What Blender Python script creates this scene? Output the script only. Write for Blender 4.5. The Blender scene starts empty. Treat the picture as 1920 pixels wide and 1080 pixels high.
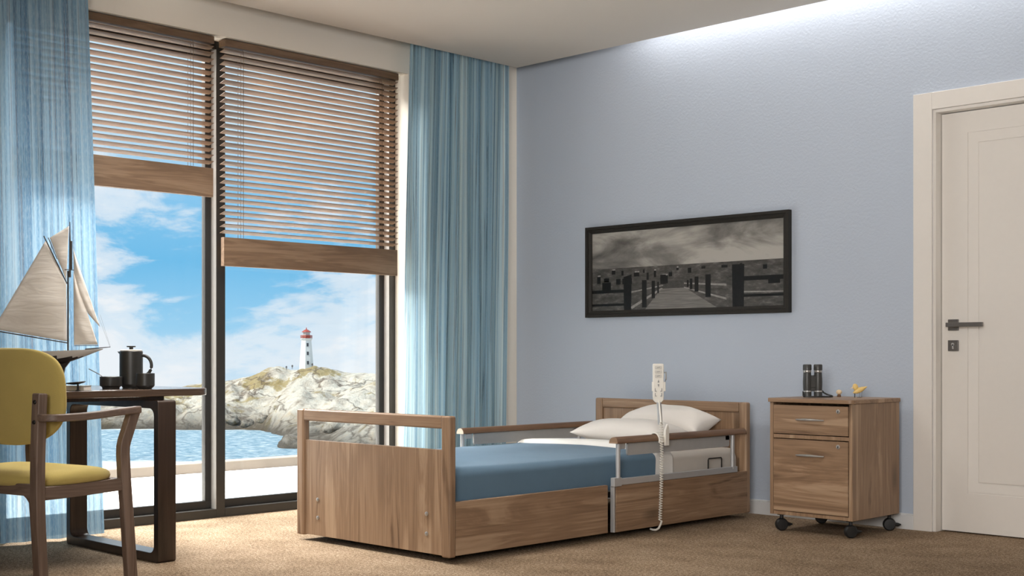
import bpy, bmesh, math, random
from mathutils import Vector, Matrix, noise
random.seed(7)
col = bpy.context.scene.collection
PI = math.pi

# ------------------------------------------------------------------ node helpers
def new_mat(name):
    m = bpy.data.materials.new(name); m.use_nodes = True
    nt = m.node_tree; nt.nodes.clear()
    out = nt.nodes.new('ShaderNodeOutputMaterial')
    return m, nt, out
def nd(nt, typ, ins=None, **props):
    n = nt.nodes.new(typ)
    for k, v in props.items(): setattr(n, k, v)
    for k, v in (ins or {}).items():
        s = n.inputs[k]
        if isinstance(v, bpy.types.NodeSocket): nt.links.new(v, s)
        else: s.default_value = v
    return n
def mth(nt, op, a, b=0.0, c=None, clamp=False):
    ins = {0: a, 1: b}
    if c is not None: ins[2] = c
    n = nd(nt, 'ShaderNodeMath', ins, operation=op); n.use_clamp = clamp
    return n.outputs[0]
def ramp(nt, fac, stops, interp='LINEAR'):
    n = nd(nt, 'ShaderNodeValToRGB', {0: fac}); cr = n.color_ramp; cr.interpolation = interp
    while len(cr.elements) < len(stops): cr.elements.new(0.5)
    for e, (p, c) in zip(cr.elements, stops):
        e.position = p
        e.color = (c, c, c, 1) if isinstance(c, (int, float)) else (*c, 1)
    return n.outputs[0]
def mixc(nt, fac, a, b, mode='MIX'):
    n = nt.nodes.new('ShaderNodeMix'); n.data_type = 'RGBA'; n.blend_type = mode
    for idx, v in ((0, fac), (6, a), (7, b)):
        s = n.inputs[idx]
        if isinstance(v, bpy.types.NodeSocket): nt.links.new(v, s)
        elif idx == 0: s.default_value = v
        else: s.default_value = (*v, 1) if len(v) == 3 else v
    return n.outputs[2]
def mapped(nt, scale=(1, 1, 1), rot=(0, 0, 0), loc=(0, 0, 0), src='Object'):
    tc = nd(nt, 'ShaderNodeTexCoord')
    return nd(nt, 'ShaderNodeMapping', {'Vector': tc.outputs[src], 'Scale': scale, 'Rotation': rot, 'Location': loc}).outputs[0]
def noi(nt, vec, scale, detail=4, rough=.55, dist=0.0):
    return nd(nt, 'ShaderNodeTexNoise', {'Vector': vec, 'Scale': scale, 'Detail': detail, 'Roughness': rough, 'Distortion': dist}).outputs[0]
def princ(nt, out, color, rough=.5, metal=0.0, bump=None, bstr=.2, bdist=.01, spec=.5, **kw):
    p = nd(nt, 'ShaderNodeBsdfPrincipled')
    def S(k, v):
        if isinstance(v, bpy.types.NodeSocket): nt.links.new(v, p.inputs[k])
        else: p.inputs[k].default_value = v
    S('Base Color', color if isinstance(color, bpy.types.NodeSocket) else (*color, 1))
    S('Roughness', rough); S('Metallic', metal); S('Specular IOR Level', spec)
    for k, v in kw.items(): S(k, v)
    if bump is not None:
        b = nd(nt, 'ShaderNodeBump', {'Height': bump, 'Strength': bstr, 'Distance': bdist})
        nt.links.new(b.outputs[0], p.inputs['Normal'])
    nt.links.new(p.outputs[0], out.inputs[0])
    return p
def plain(name, c, rough=.5, metal=0.0, var=.06, sc=30, spec=.5, **kw):
    m, nt, out = new_mat(name)
    n = noi(nt, mapped(nt), sc, 3)
    f = mth(nt, 'MULTIPLY_ADD', n, var * 2, 1 - var)
    cc = mixc(nt, 1.0, c, nd(nt, 'ShaderNodeCombineColor', {0: f, 1: f, 2: f}).outputs[0], 'MULTIPLY')
    princ(nt, out, cc, rough, metal, spec=spec, **kw)
    return m
def wood(name, dark, mid, light, axis, sc=1.0, rough=.45, knots=True, seed=0.0, streak=.35):
    m, nt, out = new_mat(name)
    st = [9 * sc, 9 * sc, 9 * sc]; st[axis] = .75 * sc
    v = mapped(nt, tuple(st), loc=(seed, seed * 1.7, seed * .6))
    warp = noi(nt, mapped(nt, (2.2 * sc,) * 3, loc=(seed, 0, 0)), 1.0, 2)
    n1 = noi(nt, v, 1.0, 5, .6, 1.1)
    ring = mth(nt, 'SINE', mth(nt, 'ADD', mth(nt, 'MULTIPLY', n1, 26.0), mth(nt, 'MULTIPLY', warp, 7.0)))
    st2 = [110 * sc] * 3; st2[axis] = 2.2 * sc
    n2 = noi(nt, mapped(nt, tuple(st2), loc=(seed, 3, 1)), 1.0, 3, .6)
    f = mth(nt, 'ADD', mth(nt, 'MULTIPLY', n1, .75), mth(nt, 'MULTIPLY', ring, .07))
    f = mth(nt, 'ADD', f, mth(nt, 'MULTIPLY', mth(nt, 'SUBTRACT', n2, .5), streak))
    f = mth(nt, 'ADD', f, .12)
    c = ramp(nt, f, ((.28, dark), (.5, mid), (.72, light)))
    if knots:
        kst = [5.0] * 3; kst[axis] = 1.9
        vo = nd(nt, 'ShaderNodeTexVoronoi', {'Vector': mapped(nt, tuple(kst), loc=(seed * 2, 1.3, .4)), 'Scale': 1.0, 'Randomness': 1.0})
        kf = ramp(nt, mth(nt, 'ADD', vo.outputs['Distance'], mth(nt, 'MULTIPLY', mth(nt, 'SUBTRACT', n2, .5), .12)), ((.05, .75), (.2, 0.0)))
        c = mixc(nt, kf, c, tuple(x * .45 for x in dark))
    princ(nt, out, c, rough, bump=n2, bstr=.06, bdist=.002)
    return m

# ------------------------------------------------------------------ mesh helpers
class MB:
    def __init__(s): s.bm = bmesh.new(); s.mi = 0
    def _fin(s, faces):
        for f in faces: f.material_index = s.mi
    def box(s, x0, x1, y0, y1, z0, z1, M=None):
        vs = [s.bm.verts.new(Vector(p) if M is None else M @ Vector(p)) for p in
              ((x0, y0, z0), (x1, y0, z0), (x1, y1, z0), (x0, y1, z0), (x0, y0, z1), (x1, y0, z1), (x1, y1, z1), (x0, y1, z1))]
        fs = [s.bm.faces.new([vs[i] for i in q]) for q in ((3, 2, 1, 0), (4, 5, 6, 7), (0, 1, 5, 4), (1, 2, 6, 5), (2, 3, 7, 6), (3, 0, 4, 7))]
        s._fin(fs); return s
    def poly(s, pts):
        f = s.bm.faces.new([s.bm.verts.new(p) for p in pts]); s._fin([f]); return s
    def prism(s, pts, ext):
        """closed prism: polygon pts (3d) extruded by vector ext"""
        ext = Vector(ext); a = [s.bm.verts.new(p) for p in pts]; b = [s.bm.verts.new(Vector(p) + ext) for p in pts]; n = len(a)
        fs = [s.bm.faces.new(a[::-1]), s.bm.faces.new(b)]
        for i in range(n): fs.append(s.bm.faces.new((a[i], a[(i + 1) % n], b[(i + 1) % n], b[i])))
        s._fin(fs); return s
    def lathe(s, prof, seg=32, M=None, caps=True):
        """prof: list of (r,z) around local Z"""
        rings = []
        for r, z in prof:
            ring = []
            for k in range(seg):
                a = 2 * PI * k / seg; p = Vector((r * math.cos(a), r * math.sin(a), z))
                ring.append(s.bm.verts.new(M @ p if M is not None else p))
            rings.append(ring)
        fs = []
        for i in range(len(rings) - 1):
            for k in range(seg):
                fs.append(s.bm.faces.new((rings[i][k], rings[i][(k + 1) % seg], rings[i + 1][(k + 1) % seg], rings[i + 1][k])))
        if caps:
            fs.append(s.bm.faces.new(rings[0][::-1])); fs.append(s.bm.faces.new(rings[-1]))
        s._fin(fs); return s
    def tube(s, pts, r, seg=10, up=(0, 0, 1), sec=None, closed=False):
        """tube along pts; r float or list; sec=list of (a,b) cross-section offsets scaled by r when given"""
        pts = [Vector(p) for p in pts]; n = len(pts); rings = []; up = Vector(up)
        for i, p in enumerate(pts):
            t = (pts[(i + 1) % n] - pts[i - 1]) if closed else (pts[min(i + 1, n - 1)] - pts[max(i - 1, 0)])
            t.normalize(); u = up
            if abs(t.dot(u)) > .98: u = Vector((1, 0, 0)) if abs(t.x) < .9 else Vector((0, 1, 0))
            a = t.cross(u).normalized(); b = a.cross(t).normalized(); rr = r[i] if isinstance(r, (list, tuple)) else r
            if sec: ring = [s.bm.verts.new(p + a * (x * rr) + b * (y * rr)) for x, y in sec]
            else: ring = [s.bm.verts.new(p + a * (math.cos(2 * PI * k / seg) * rr) + b * (math.sin(2 * PI * k / seg) * rr)) for k in range(seg)]
            rings.append(ring)
        m = len(rings[0]); fs = []
        for i in range(n if closed else n - 1):
            A, B = rings[i], rings[(i + 1) % n]
            for k in range(m): fs.append(s.bm.faces.new((A[k], A[(k + 1) % m], B[(k + 1) % m], B[k])))
        if not closed:
            fs.append(s.bm.faces.new(rings[0][::-1])); fs.append(s.bm.faces.new(rings[-1]))
        s._fin(fs); return s
    def grid(s, fn, nu, nv, uv=False):
        V = [[s.bm.verts.new(fn(i / nu, j / nv)) for j in range(nv + 1)] for i in range(nu + 1)]; fs = []
        for i in range(nu):
            for j in range(nv): fs.append(s.bm.faces.new((V[i][j], V[i + 1][j], V[i + 1][j + 1], V[i][j + 1])))
        s._fin(fs)
        if uv:
            L = s.bm.loops.layers.uv.verify()
            for i in range(nu):
                for j in range(nv):
                    f = fs[i * nv + j]
                    for lp, (a, b) in zip(f.loops, ((i, j), (i + 1, j), (i + 1, j + 1), (i, j + 1))): lp[L].uv = (a / nu, b / nv)
        return s
    def ell(s, c, rx, ry, rz, M=None, seg=20, rings=12):
        v0 = len(s.bm.verts)
        r = bmesh.ops.create_uvsphere(s.bm, u_segments=seg, v_segments=rings, radius=1)
        T = (Matrix.Identity(4) if M is None else M) @ Matrix.Translation(c) @ Matrix.Diagonal((rx, ry, rz, 1))
        for v in r['verts']: v.co = T @ v.co
        fs = set()
        for v in r['verts']: fs.update(v.link_faces)
        s._fin(fs); return s
    def build(s, name, mats, parent=None, bevel=0, sharp=35, sub=0, solid=0, seg=2):
        bmesh.ops.recalc_face_normals(s.bm, faces=s.bm.faces[:])
        me = bpy.data.meshes.new(name)
        off = None
        if parent is not None and parent.get('_abs'):
            off = -Vector(parent['_abs'])
        if off is not None: bmesh.ops.translate(s.bm, verts=s.bm.verts[:], vec=off)
        for f in s.bm.faces: f.smooth = True
        s.bm.to_mesh(me); s.bm.free()
        me.set_sharp_from_angle(angle=math.radians(sharp))
        o = bpy.data.objects.new(name, me); col.objects.link(o)
        for m in (mats if isinstance(mats, (list, tuple)) else [mats]): me.materials.append(m)
        if parent is not None:
            o.parent = parent
            if parent.get('_abs'): o['_abs'] = parent['_abs'] if parent.type == 'EMPTY' else parent['_abs']
        if solid:
            md = o.modifiers.new('solid', 'SOLIDIFY'); md.thickness = solid; md.offset = 0
        if bevel:
            md = o.modifiers.new('bevel', 'BEVEL'); md.width = bevel; md.segments = seg; md.limit_method = 'ANGLE'; md.angle_limit = math.radians(40); md.harden_normals = True
        if sub:
            md = o.modifiers.new('sub', 'SUBSURF'); md.levels = sub; md.render_levels = sub
        return o
def thing(name, label, cat, loc=(0, 0, 0), rotz=0.0, group=None, world=True):
    """Empty at a thing's base. world=True: its parts are given in world coordinates and moved to the base."""
    o = bpy.data.objects.new(name, None); col.objects.link(o); o.location = loc; o.rotation_euler = (0, 0, rotz)
    o.empty_display_size = .05
    if label: o['label'] = label
    if cat: o['category'] = cat
    if group: o['group'] = group
    if world: o['_abs'] = [float(x) for x in loc]
    return o
def tag(o, label, cat, group=None, kind=None):
    o['label'] = label; o['category'] = cat
    if group: o['group'] = group
    if kind: o['kind'] = kind
    return o
def struct(o, label, cat):
    o['kind'] = 'structure'; o['label'] = label; o['category'] = cat
    return o
def box_obj(name, mat, parent, *b, bevel=0.0, **k): return MB().box(*b).build(name, mat, parent, bevel=bevel, **k)

# ------------------------------------------------------------------ camera
CAM = Vector((5.816, -5.956, .87)); RX = Vector((.7129, .7012, 0)); FW = Vector((-.7012, .7129, 0))
cd = bpy.data.cameras.new('camera'); cam = bpy.data.objects.new('camera', cd); col.objects.link(cam)
cam.location = CAM; cam.rotation_euler = (PI / 2, 0, math.radians(44.526)); cd.sensor_width = 36; cd.lens = 2420 / 1920 * 36
cd.shift_y = 124 / 1920; cd.clip_end = 4000; cd.clip_start = .05
bpy.context.scene.camera = cam
def W(u, v, z): return CAM.xy.to_3d() + RX * u + FW * v + Vector((0, 0, z))

# ------------------------------------------------------------------ materials
M = {}
# walls
def wallmat(name, c, sc=60, b=.25):
    m, nt, out = new_mat(name); v = mapped(nt)
    n = noi(nt, v, sc, 3, .6); n0 = noi(nt, v, 1.4, 2)
    cc = mixc(nt, mth(nt, 'MULTIPLY', n0, .25), c, tuple(x * .93 for x in c))
    princ(nt, out, cc, .9, bump=n, bstr=b, bdist=.004, spec=.2); return m
M['blue_wall'] = wallmat('blue_wallpaper', (.475, .53, .615), 70, .35)
M['cream_wall'] = wallmat('cream_plaster', (.80, .745, .66), 90, .08)
M['ceiling'] = wallmat('ceiling_plaster', (.70, .65, .59), 60, .05)
M['white_trim'] = plain('white_paint', (.75, .71, .66), .45, var=.02)
M['base_trim'] = plain('baseboard_paint', (.66, .66, .66), .5, var=.02)
# carpet
m, nt, out = new_mat('brown_loop_carpet'); v = mapped(nt)
n1 = noi(nt, v, 190, 3, .8); n2 = noi(nt, v, 75, 3, .7); n3 = noi(nt, v, 5, 2)
f = mth(nt, 'ADD', mth(nt, 'MULTIPLY', n1, .55), mth(nt, 'ADD', mth(nt, 'MULTIPLY', n2, .35), mth(nt, 'MULTIPLY', n3, .1)))
c = ramp(nt, f, ((.42, (.095, .062, .038)), (.5, (.24, .163, .098)), (.58, (.44, .345, .25))))
princ(nt, out, c, .95, bump=n1, bstr=.35, bdist=.004, spec=.1); M['carpet'] = m
# woods
WD = dict(dark=(.14, .080, .044), mid=(.285, .178, .105), light=(.41, .28, .178))
M['bed_x'] = wood('oak_grain_across', axis=0, seed=1.1, **WD); M['bed_y'] = wood('oak_grain_along', axis=1, seed=2.3, **WD); M['bed_z'] = wood('oak_grain_upright', axis=2, seed=4.2, **WD)
HD = dict(dark=(.09, .045, .022), mid=(.165, .09, .048), light=(.235, .14, .08))
M['rail'] = wood('handrail_wood', axis=1, seed=.7, knots=False, **HD)
BL = dict(dark=(.125, .072, .040), mid=(.205, .125, .073), light=(.29, .19, .118))
M['blind'] = wood('blind_wood', axis=1, seed=3.1, sc=1.6, knots=False, **BL)
M['blind_dark'] = wood('headrail_wood', axis=1, seed=3.1, sc=1.6, knots=False, dark=(.09, .05, .028), mid=(.15, .09, .05), light=(.2, .125, .075))
TB = dict(dark=(.045, .026, .016), mid=(.085, .052, .034), light=(.125, .08, .055))
M['table_y'] = wood('dark_walnut_along', axis=1, seed=5.5, knots=False, rough=.22, **TB)
M['table_z'] = wood('dark_walnut_upright', axis=2, seed=1.5, knots=False, rough=.3, dark=(.022, .013, .008), mid=(.042, .025, .017), light=(.062, .038, .027))
M['table_x'] = wood('dark_walnut_across', axis=0, seed=1.5, knots=False, rough=.2, dark=(.028, .016, .010), mid=(.055, .033, .022), light=(.08, .05, .035))
CH = dict(dark=(.095, .06, .042), mid=(.17, .115, .085), light=(.24, .17, .13))
M['chair_z'] = wood('chair_wood_upright', axis=2, seed=2.5, sc=1.6, knots=False, **CH)
M['chair_y'] = wood('chair_wood_along', axis=1, seed=6.5, sc=1.6, knots=False, **CH)
M['chair_x'] = wood('chair_wood_across', axis=0, seed=7.5, sc=1.6, knots=False, **CH)
M['rail_end'] = plain('cream_end_cap', (.7, .6, .47), .5)
# metals and plastics
M['silver'] = plain('silver_paint', (.50, .50, .50), .35, .4, var=.03)
M['chrome'] = plain('brushed_steel', (.42, .405, .385), .3, .6, var=.03)
M['guard'] = plain('grey_guard_plastic', (.40, .395, .385), .5, .1)
M['black'] = plain('black_rubber', (.012, .012, .012), .5)
M['bolt'] = plain('dark_bolt', (.03, .028, .026), .35, .6)
M['gunmetal'] = plain('gunmetal', (.16, .15, .14), .4, .5)
M['frame'] = plain('dark_bronze_frame', (.040, .037, .033), .33, .25)
M['sash'] = plain('black_sash', (.022, .021, .020), .4, .15)
M['frame_lit'] = plain('lit_frame_edge', (.42, .40, .38), .4, .2)  # window light on the frame returns, put into a paler colour
M['sash_grey'] = plain('dark_grey_sash_edge', (.06, .057, .053), .4, .2)
M['ceramic'] = plain('matte_black_ceramic', (.030, .029, .027), .38, var=.1)
M['ceramic_lid'] = plain('cream_lid_edge', (.5, .43, .35), .5)
m, nt, out = new_mat('wrinkled_sailcloth'); wv = noi(nt, mapped(nt, (5, 5, 22), rot=(0, .25, 0)), 1.0, 3, .5, .8)
princ(nt, out, ramp(nt, wv, ((.3, (.76, .70, .63)), (.7, (.86, .81, .74)))), .85, bump=wv, bstr=.22, bdist=.02, spec=.1); M['sail'] = m
M['spar'] = plain('dark_spar', (.05, .042, .036), .5)
M['hull_white'] = plain('pale_hull_paint', (.50, .47, .43), .3)
M['hull_black'] = plain('black_hull_paint', (.018, .016, .015), .3)
M['brass'] = plain('pewter_rod', (.35, .33, .31), .3, .9)
M['paper'] = plain('page_edges', (.68, .63, .57), .8)
M['plastic'] = plain('ivory_plastic', (.80, .77, .70), .4, var=.02)
M['grey_key'] = plain('grey_key', (.25, .25, .25), .5)
M['pale_key'] = plain('pale_key', (.62, .60, .55), .5)
M['bino'] = plain('binocular_rubber', (.045, .045, .043), .42, var=.15, sc=200)
M['bird'] = plain('yellow_painted_wood', (.78, .55, .20), .5, var=.12, sc=60)
M['bird_pale'] = plain('pale_painted_wood', (.80, .62, .40), .5)
M['foot_wood'] = plain('brown_foot', (.16, .08, .045), .5)
def fabric(name, c, sc=900, b=.3, rough=.95, var=.1):
    m, nt, out = new_mat(name); v = mapped(nt)
    n = noi(nt, v, sc, 2, .7); n0 = noi(nt, v, 7, 3)
    cc = mixc(nt, n0, tuple(x * (1 - var) for x in c), tuple(x * (1 + var) for x in c))
    princ(nt, out, cc, rough, bump=n, bstr=b, bdist=.002, spec=.15, **{'Sheen Weight': .15}); return m
M['yellow'] = fabric('yellow_wool', (.53, .41, .13), 420, .5)
M['blanket'] = fabric('blue_blanket', (.105, .178, .25), 500, .35)
M['linen'] = fabric('white_linen', (.84, .82, .78), 600, .15, var=.03)
M['mattress'] = fabric('cream_ticking', (.56, .515, .46), 500, .25, var=.04)
M['pillow'] = fabric('white_pillowcase', (.74, .70, .65), 600, .15, var=.03)
# glass
m, nt, out = new_mat('window_glass')
fr = nd(nt, 'ShaderNodeFresnel', {'IOR': 1.35}); tn = noi(nt, mapped(nt), .5, 1)
tr = nd(nt, 'ShaderNodeBsdfTransparent', {'Color': ramp(nt, tn, ((0, (.97, .985, .985)), (1, (.98, .99, .985))))}); gl = nd(nt, 'ShaderNodeBsdfGlossy', {'Color': (1, 1, 1, 1), 'Roughness': .01})
mx = nd(nt, 'ShaderNodeMixShader', {0: mth(nt, 'MULTIPLY', fr.outputs[0], .5), 1: tr.outputs[0], 2: gl.outputs[0]}); nt.links.new(mx.outputs[0], out.inputs[0]); M['glass'] = m
# curtains: striped sheer
def curtain_mat(name, transp, stripes, seed, gain=1.0, tint=(1, 1, 1), glow=.5):
    m, nt, out = new_mat(name)
    uv = nd(nt, 'ShaderNodeTexCoord').outputs['UV']
    def st(sx, sy, lo=0.0): return nd(nt, 'ShaderNodeMapping', {'Vector': uv, 'Scale': (sx, sy, 1), 'Location': (seed + lo, lo, 0)}).outputs[0]
    a = noi(nt, st(stripes, .5), 1.0, 3, .6)
    b = noi(nt, st(stripes * 2.6, 1.2, 3), 1.0, 2, .6)
    d = noi(nt, st(stripes * 1.4, .35, 9), 1.0, 2, .5)
    e = noi(nt, st(stripes * 6, 90, 5), 1.0, 2, .7)
    c = ramp(nt, a, ((.32, (.15 * gain, .26 * gain, .37 * gain)), (.45, (.28 * gain, .43 * gain, .54 * gain)), (.55, (.42 * gain, .56 * gain, .64 * gain)), (.68, (.58 * gain, .69 * gain, .73 * gain))))
    c = mixc(nt, 1.0, c, tint, 'MULTIPLY')
    c = mixc(nt, ramp(nt, b, ((.56, 0.0), (.59, .7), (.62, 0.0))), c, (.03, .05, .09))
    c = mixc(nt, ramp(nt, d, ((.55, 0.0), (.565, .6), (.58, 0.0))), c, (.19, .13, .12))
    c = mixc(nt, ramp(nt, e, ((.45, 0.0), (.75, .35))), c, (.62, .72, .76))
    df = nd(nt, 'ShaderNodeBsdfDiffuse', {'Color': c}); tl = nd(nt, 'ShaderNodeBsdfTranslucent', {'Color': c}); tp = nd(nt, 'ShaderNodeBsdfTransparent', {'Color': mixc(nt, .92, (1, 1, 1), c)})
    m1 = nd(nt, 'ShaderNodeMixShader', {0: glow, 1: df.outputs[0], 2: tl.outputs[0]})
    tfac = mth(nt, 'MULTIPLY', ramp(nt, a, ((.35, .7), (.6, 1.15))), transp)
    m2 = nd(nt, 'ShaderNodeMixShader', {0: tfac, 1: m1.outputs[0], 2: tp.outputs[0]})
    nt.links.new(m2.outputs[0], out.inputs[0]); return m
M['sheer_left'] = curtain_mat('blue_striped_sheer', .18, 34, 0.0, 1.0, (.76, .87, .97), .2)
M['sheer_right'] = curtain_mat('blue_striped_drape', .05, 60, 4.0, 1.5, (1.0, .97, .93), .55)
# deck
m, nt, out = new_mat('whitewashed_deck'); v = mapped(nt)
n = noi(nt, mapped(nt, (1.5, 40, 1)), 1.0, 3)
sx = nd(nt, 'ShaderNodeSeparateXYZ', {0: v}); fr = mth(nt, 'FRACT', mth(nt, 'MULTIPLY', sx.outputs[1], 7.0))
gap = mth(nt, 'LESS_THAN', fr, .05)
c = mixc(nt, mth(nt, 'MULTIPLY', gap, .55), ramp(nt, n, ((.3, (.62, .59, .55)), (.7, (.74, .71, .67)))), (.22, .2, .18))
princ(nt, out, c, .8); M['deck'] = m
M['deck_edge'] = plain('weathered_beam', (.14, .118, .098), .85, var=.15, sc=6)
# sea
m, nt, out = new_mat('sea_water'); v = mapped(nt)
w1 = noi(nt, mapped(nt, (.22, .22, 1), rot=(0, 0, .78)), 1.0, 5, .65, .6); w2 = noi(nt, mapped(nt, (.35, .55, 1)), 1.0, 6, .72, .6)
c = ramp(nt, w2, ((.34, (.11, .21, .29)), (.47, (.24, .37, .46)), (.56, (.44, .55, .61)), (.66, (.84, .87, .88))))
sv = nd(nt, 'ShaderNodeSeparateXYZ', {0: v})
# foam along the near and far shore: local Y of the sea runs away from the house
yy = mth(nt, 'ADD', sv.outputs[1], mth(nt, 'MULTIPLY', mth(nt, 'SUBTRACT', w1, .5), 26.0))
near = ramp(nt, mth(nt, 'DIVIDE', yy, 140.0), ((.045, 1.0), (.085, 0.0)))
far = ramp(nt, mth(nt, 'DIVIDE', yy, 140.0), ((.93, 0.0), (.99, .9)))
c = mixc(nt, mth(nt, 'MAXIMUM', near, far), c, (.86, .88, .88))
princ(nt, out, c, .6, bump=w2, bstr=.5, bdist=.5, spec=.08); M['sea'] = m
# rock
def rockmat(name, warm):
    m, nt, out = new_mat(name); v = mapped(nt)
    n1 = noi(nt, v, .13, 7, .7, .5); n2 = noi(nt, v, .055, 5, .65, .4); n3 = noi(nt, v, .7, 5, .75)
    vo = nd(nt, 'ShaderNodeTexVoronoi', {'Vector': nd(nt, 'ShaderNodeMapping', {'Vector': nd(nt, 'ShaderNodeVectorMath', {0: v, 1: nd(nt, 'ShaderNodeVectorMath', {0: nd(nt, 'ShaderNodeTexNoise', {'Vector': v, 'Scale': .09, 'Detail': 4}).outputs[1], 'Scale': 16.0}, operation='SCALE').outputs[0]}, operation='ADD').outputs[0], 'Scale': (.045, .045, .10)}).outputs[0], 'Scale': 1.0}, feature='DISTANCE_TO_EDGE').outputs[0]
    c = ramp(nt, n1, ((.30, (.26, .20, .15)), (.41, (.58, .50, .41)), (.54, (.82, .75, .64)), (.68, (.62, .49, .34))))
    c = mixc(nt, ramp(nt, n2, ((.55, 0.0), (.60, .85 if warm else .75))), c, (.37, .26, .07))
    c = mixc(nt, ramp(nt, mth(nt, 'ADD', vo, mth(nt, 'MULTIPLY', n3, .05)), ((.02, .85), (.065, 0.0))), c, (.14, .10, .075))
    geo = nd(nt, 'ShaderNodeNewGeometry'); gz = nd(nt, 'ShaderNodeSeparateXYZ', {0: geo.outputs['Position']}).outputs[2]
    gz = mth(nt, 'ADD', gz, mth(nt, 'MULTIPLY', mth(nt, 'SUBTRACT', n1, .5), 9.0))
    wet = ramp(nt, mth(nt, 'DIVIDE', mth(nt, 'ADD', gz, 24.5), 20.0), ((.08, .92), (.42, 0.0)))
    c = mixc(nt, wet, c, (.10, .080, .062))
    princ(nt, out, c, .9, bump=mth(nt, 'ADD', n3, mth(nt, 'MULTIPLY', n1, .8)), bstr=.8, bdist=1.3, spec=.1); return m
M['rock'] = rockmat('pale_granite', False); M['boulder'] = rockmat('lichen_boulder', True)
M['tower'] = plain('white_tower_paint', (.8, .79, .77), .6, var=.04, sc=.4)
M['red'] = plain('red_lantern_paint', (.42, .07, .045), .5, sc=1)
M['lamp_glass'] = plain('lantern_glazing', (.55, .5, .47), .2, sc=1)
M['dark_pane'] = plain('dark_pane', (.06, .06, .07), .3, sc=1)
M['cloth_dark'] = plain('dark_clothing', (.10, .085, .08), .8, sc=3)

# ------------------------------------------------------------------ room shell
b = MB(); b.box(-.3, 0, -.92, .2, -.1, 2.95); b.box(-.3, 0, -7.2, -3.36, -.1, 2.95); b.box(-.3, 0, -3.36, -.92, 2.535, 2.95)
struct(b.build('wall_left', M['cream_wall']), 'cream plaster wall around the tall windows', 'wall')
b = MB(); b.box(0, 2.851, 0, .2, -.1, 2.95); b.box(3.75, 7.0, 0, .2, -.1, 2.95); b.box(2.851, 3.75, 0, .2, 2.067, 2.95)
struct(b.build('wall_back', M['blue_wall']), 'pale blue textured wall behind the bed and cabinet', 'wall')
struct(box_obj('wall_right', M['cream_wall'], None, 7.0, 7.2, -7.2, .2, -.1, 2.95), 'cream wall on the right side of the room', 'wall')
struct(box_obj('wall_front', M['cream_wall'], None, -.3, 7.2, -7.4, -7.2, -.1, 2.95), 'cream wall at the near end of the room', 'wall')
b = MB(); b.box(.14, 7.0, -7.2, -.14, 2.673, 2.78); b.box(-.3, 7.2, -7.4, .2, 2.95, 3.05)
struct(b.build('ceiling', M['ceiling']), 'beige grey ceiling with a recessed slot along the walls', 'ceiling')
struct(box_obj('floor', M['carpet'], None, -.23, 7.0, -7.2, .2, -.1, 0), 'brown speckled loop carpet floor', 'floor')
b = MB(); b.box(0.0, 2.754, -.014, 0, 0, .072); b.box(0.0, 2.754, -.009, 0, .072, .078)
struct(b.build('baseboard_back', M['base_trim'], bevel=.002), 'white baseboard along the blue wall', 'baseboard')

# door
dr = thing('door_1', None, None, (2.8, 0, 0)); struct(dr, 'cream interior door with dark lever handle in a wide frame', 'door')
b = MB(); b.box(2.754, 2.851, -.014, .0, 0, 2.151); b.box(2.851, 3.75, -.014, 0, 2.067, 2.151); b.box(3.75, 3.847, -.014, 0, 0, 2.151)
b.build('casing', M['white_trim'], dr, bevel=.002)
b = MB(); b.box(2.851, 2.866, 0, .12, 0, 2.067); b.box(3.735, 3.75, 0, .12, 0, 2.067); b.box(2.866, 3.735, 0, .12, 2.052, 2.067)
b.build('jamb', M['white_trim'], dr, bevel=.001)
# leaf with recessed shaker panel
def frame_panel(b, x0, x1, z0, z1, px0, px1, pz0, pz1, y, th):
    steps = ((0, 0), (.0, .004), (.006, .005), (.006, .0015), (.050, .0085), (.050, .012), (.056, .012), (.056, .005))
    def ring(e, yy, base=(px0, px1, pz0, pz1)):
        a, c, d, f = base
        return [b.bm.verts.new(p) for p in ((a + e, yy, d + e), (c - e, yy, d + e), (c - e, yy, f - e), (a + e, yy, f - e))]
    rings = [ring(0, y + th, (x0, x1, z0, z1)), ring(0, y, (x0, x1, z0, z1))] + [ring(e, y + d) for e, d in steps]
    for A, B in zip(rings, rings[1:]):
        for q in range(4): r = (q + 1) % 4; b.bm.faces.new((A[q], A[r], B[r], B[q]))
    b.bm.faces.new(rings[-1]); b.bm.faces.new(rings[0])
b = MB(); frame_panel(b, 2.870, 3.731, .006, 2.048, 3.002, 3.60, .195, 1.945, .058, .04)
b.build('door_leaf', M['white_trim'], dr, sharp=15)
box_obj('leak_block', M['carpet'], dr, 2.866, 3.735, .10, .12, .001, .03)  # unseen block added behind the door to stop light leaking under it
b = MB(); b.box(2.905, 2.957, .047, .058, .985, 1.04); b.build('handle_rose', M['gunmetal'], dr, bevel=.002)
b = MB(); b.tube([(2.931, .05, 1.0125), (2.931, .0, 1.0125)], .011, 14); b.box(2.921, 3.105, -.012, .004, 1.002, 1.023)
h = b.build('door_handle', M['gunmetal'], dr, bevel=.002)
b = MB(); b.box(2.905, 2.957, .047, .058, .885, .938); k = b.build('lock_plate', M['gunmetal'], dr, bevel=.002)
b = MB(); b.tube([(2.931, .046, .918), (2.931, .0445, .918)], .008, 14); b.box(2.9275, 2.9345, .0445, .0465, .895, .917); b.build('keyhole', M['silver'], k)

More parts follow.
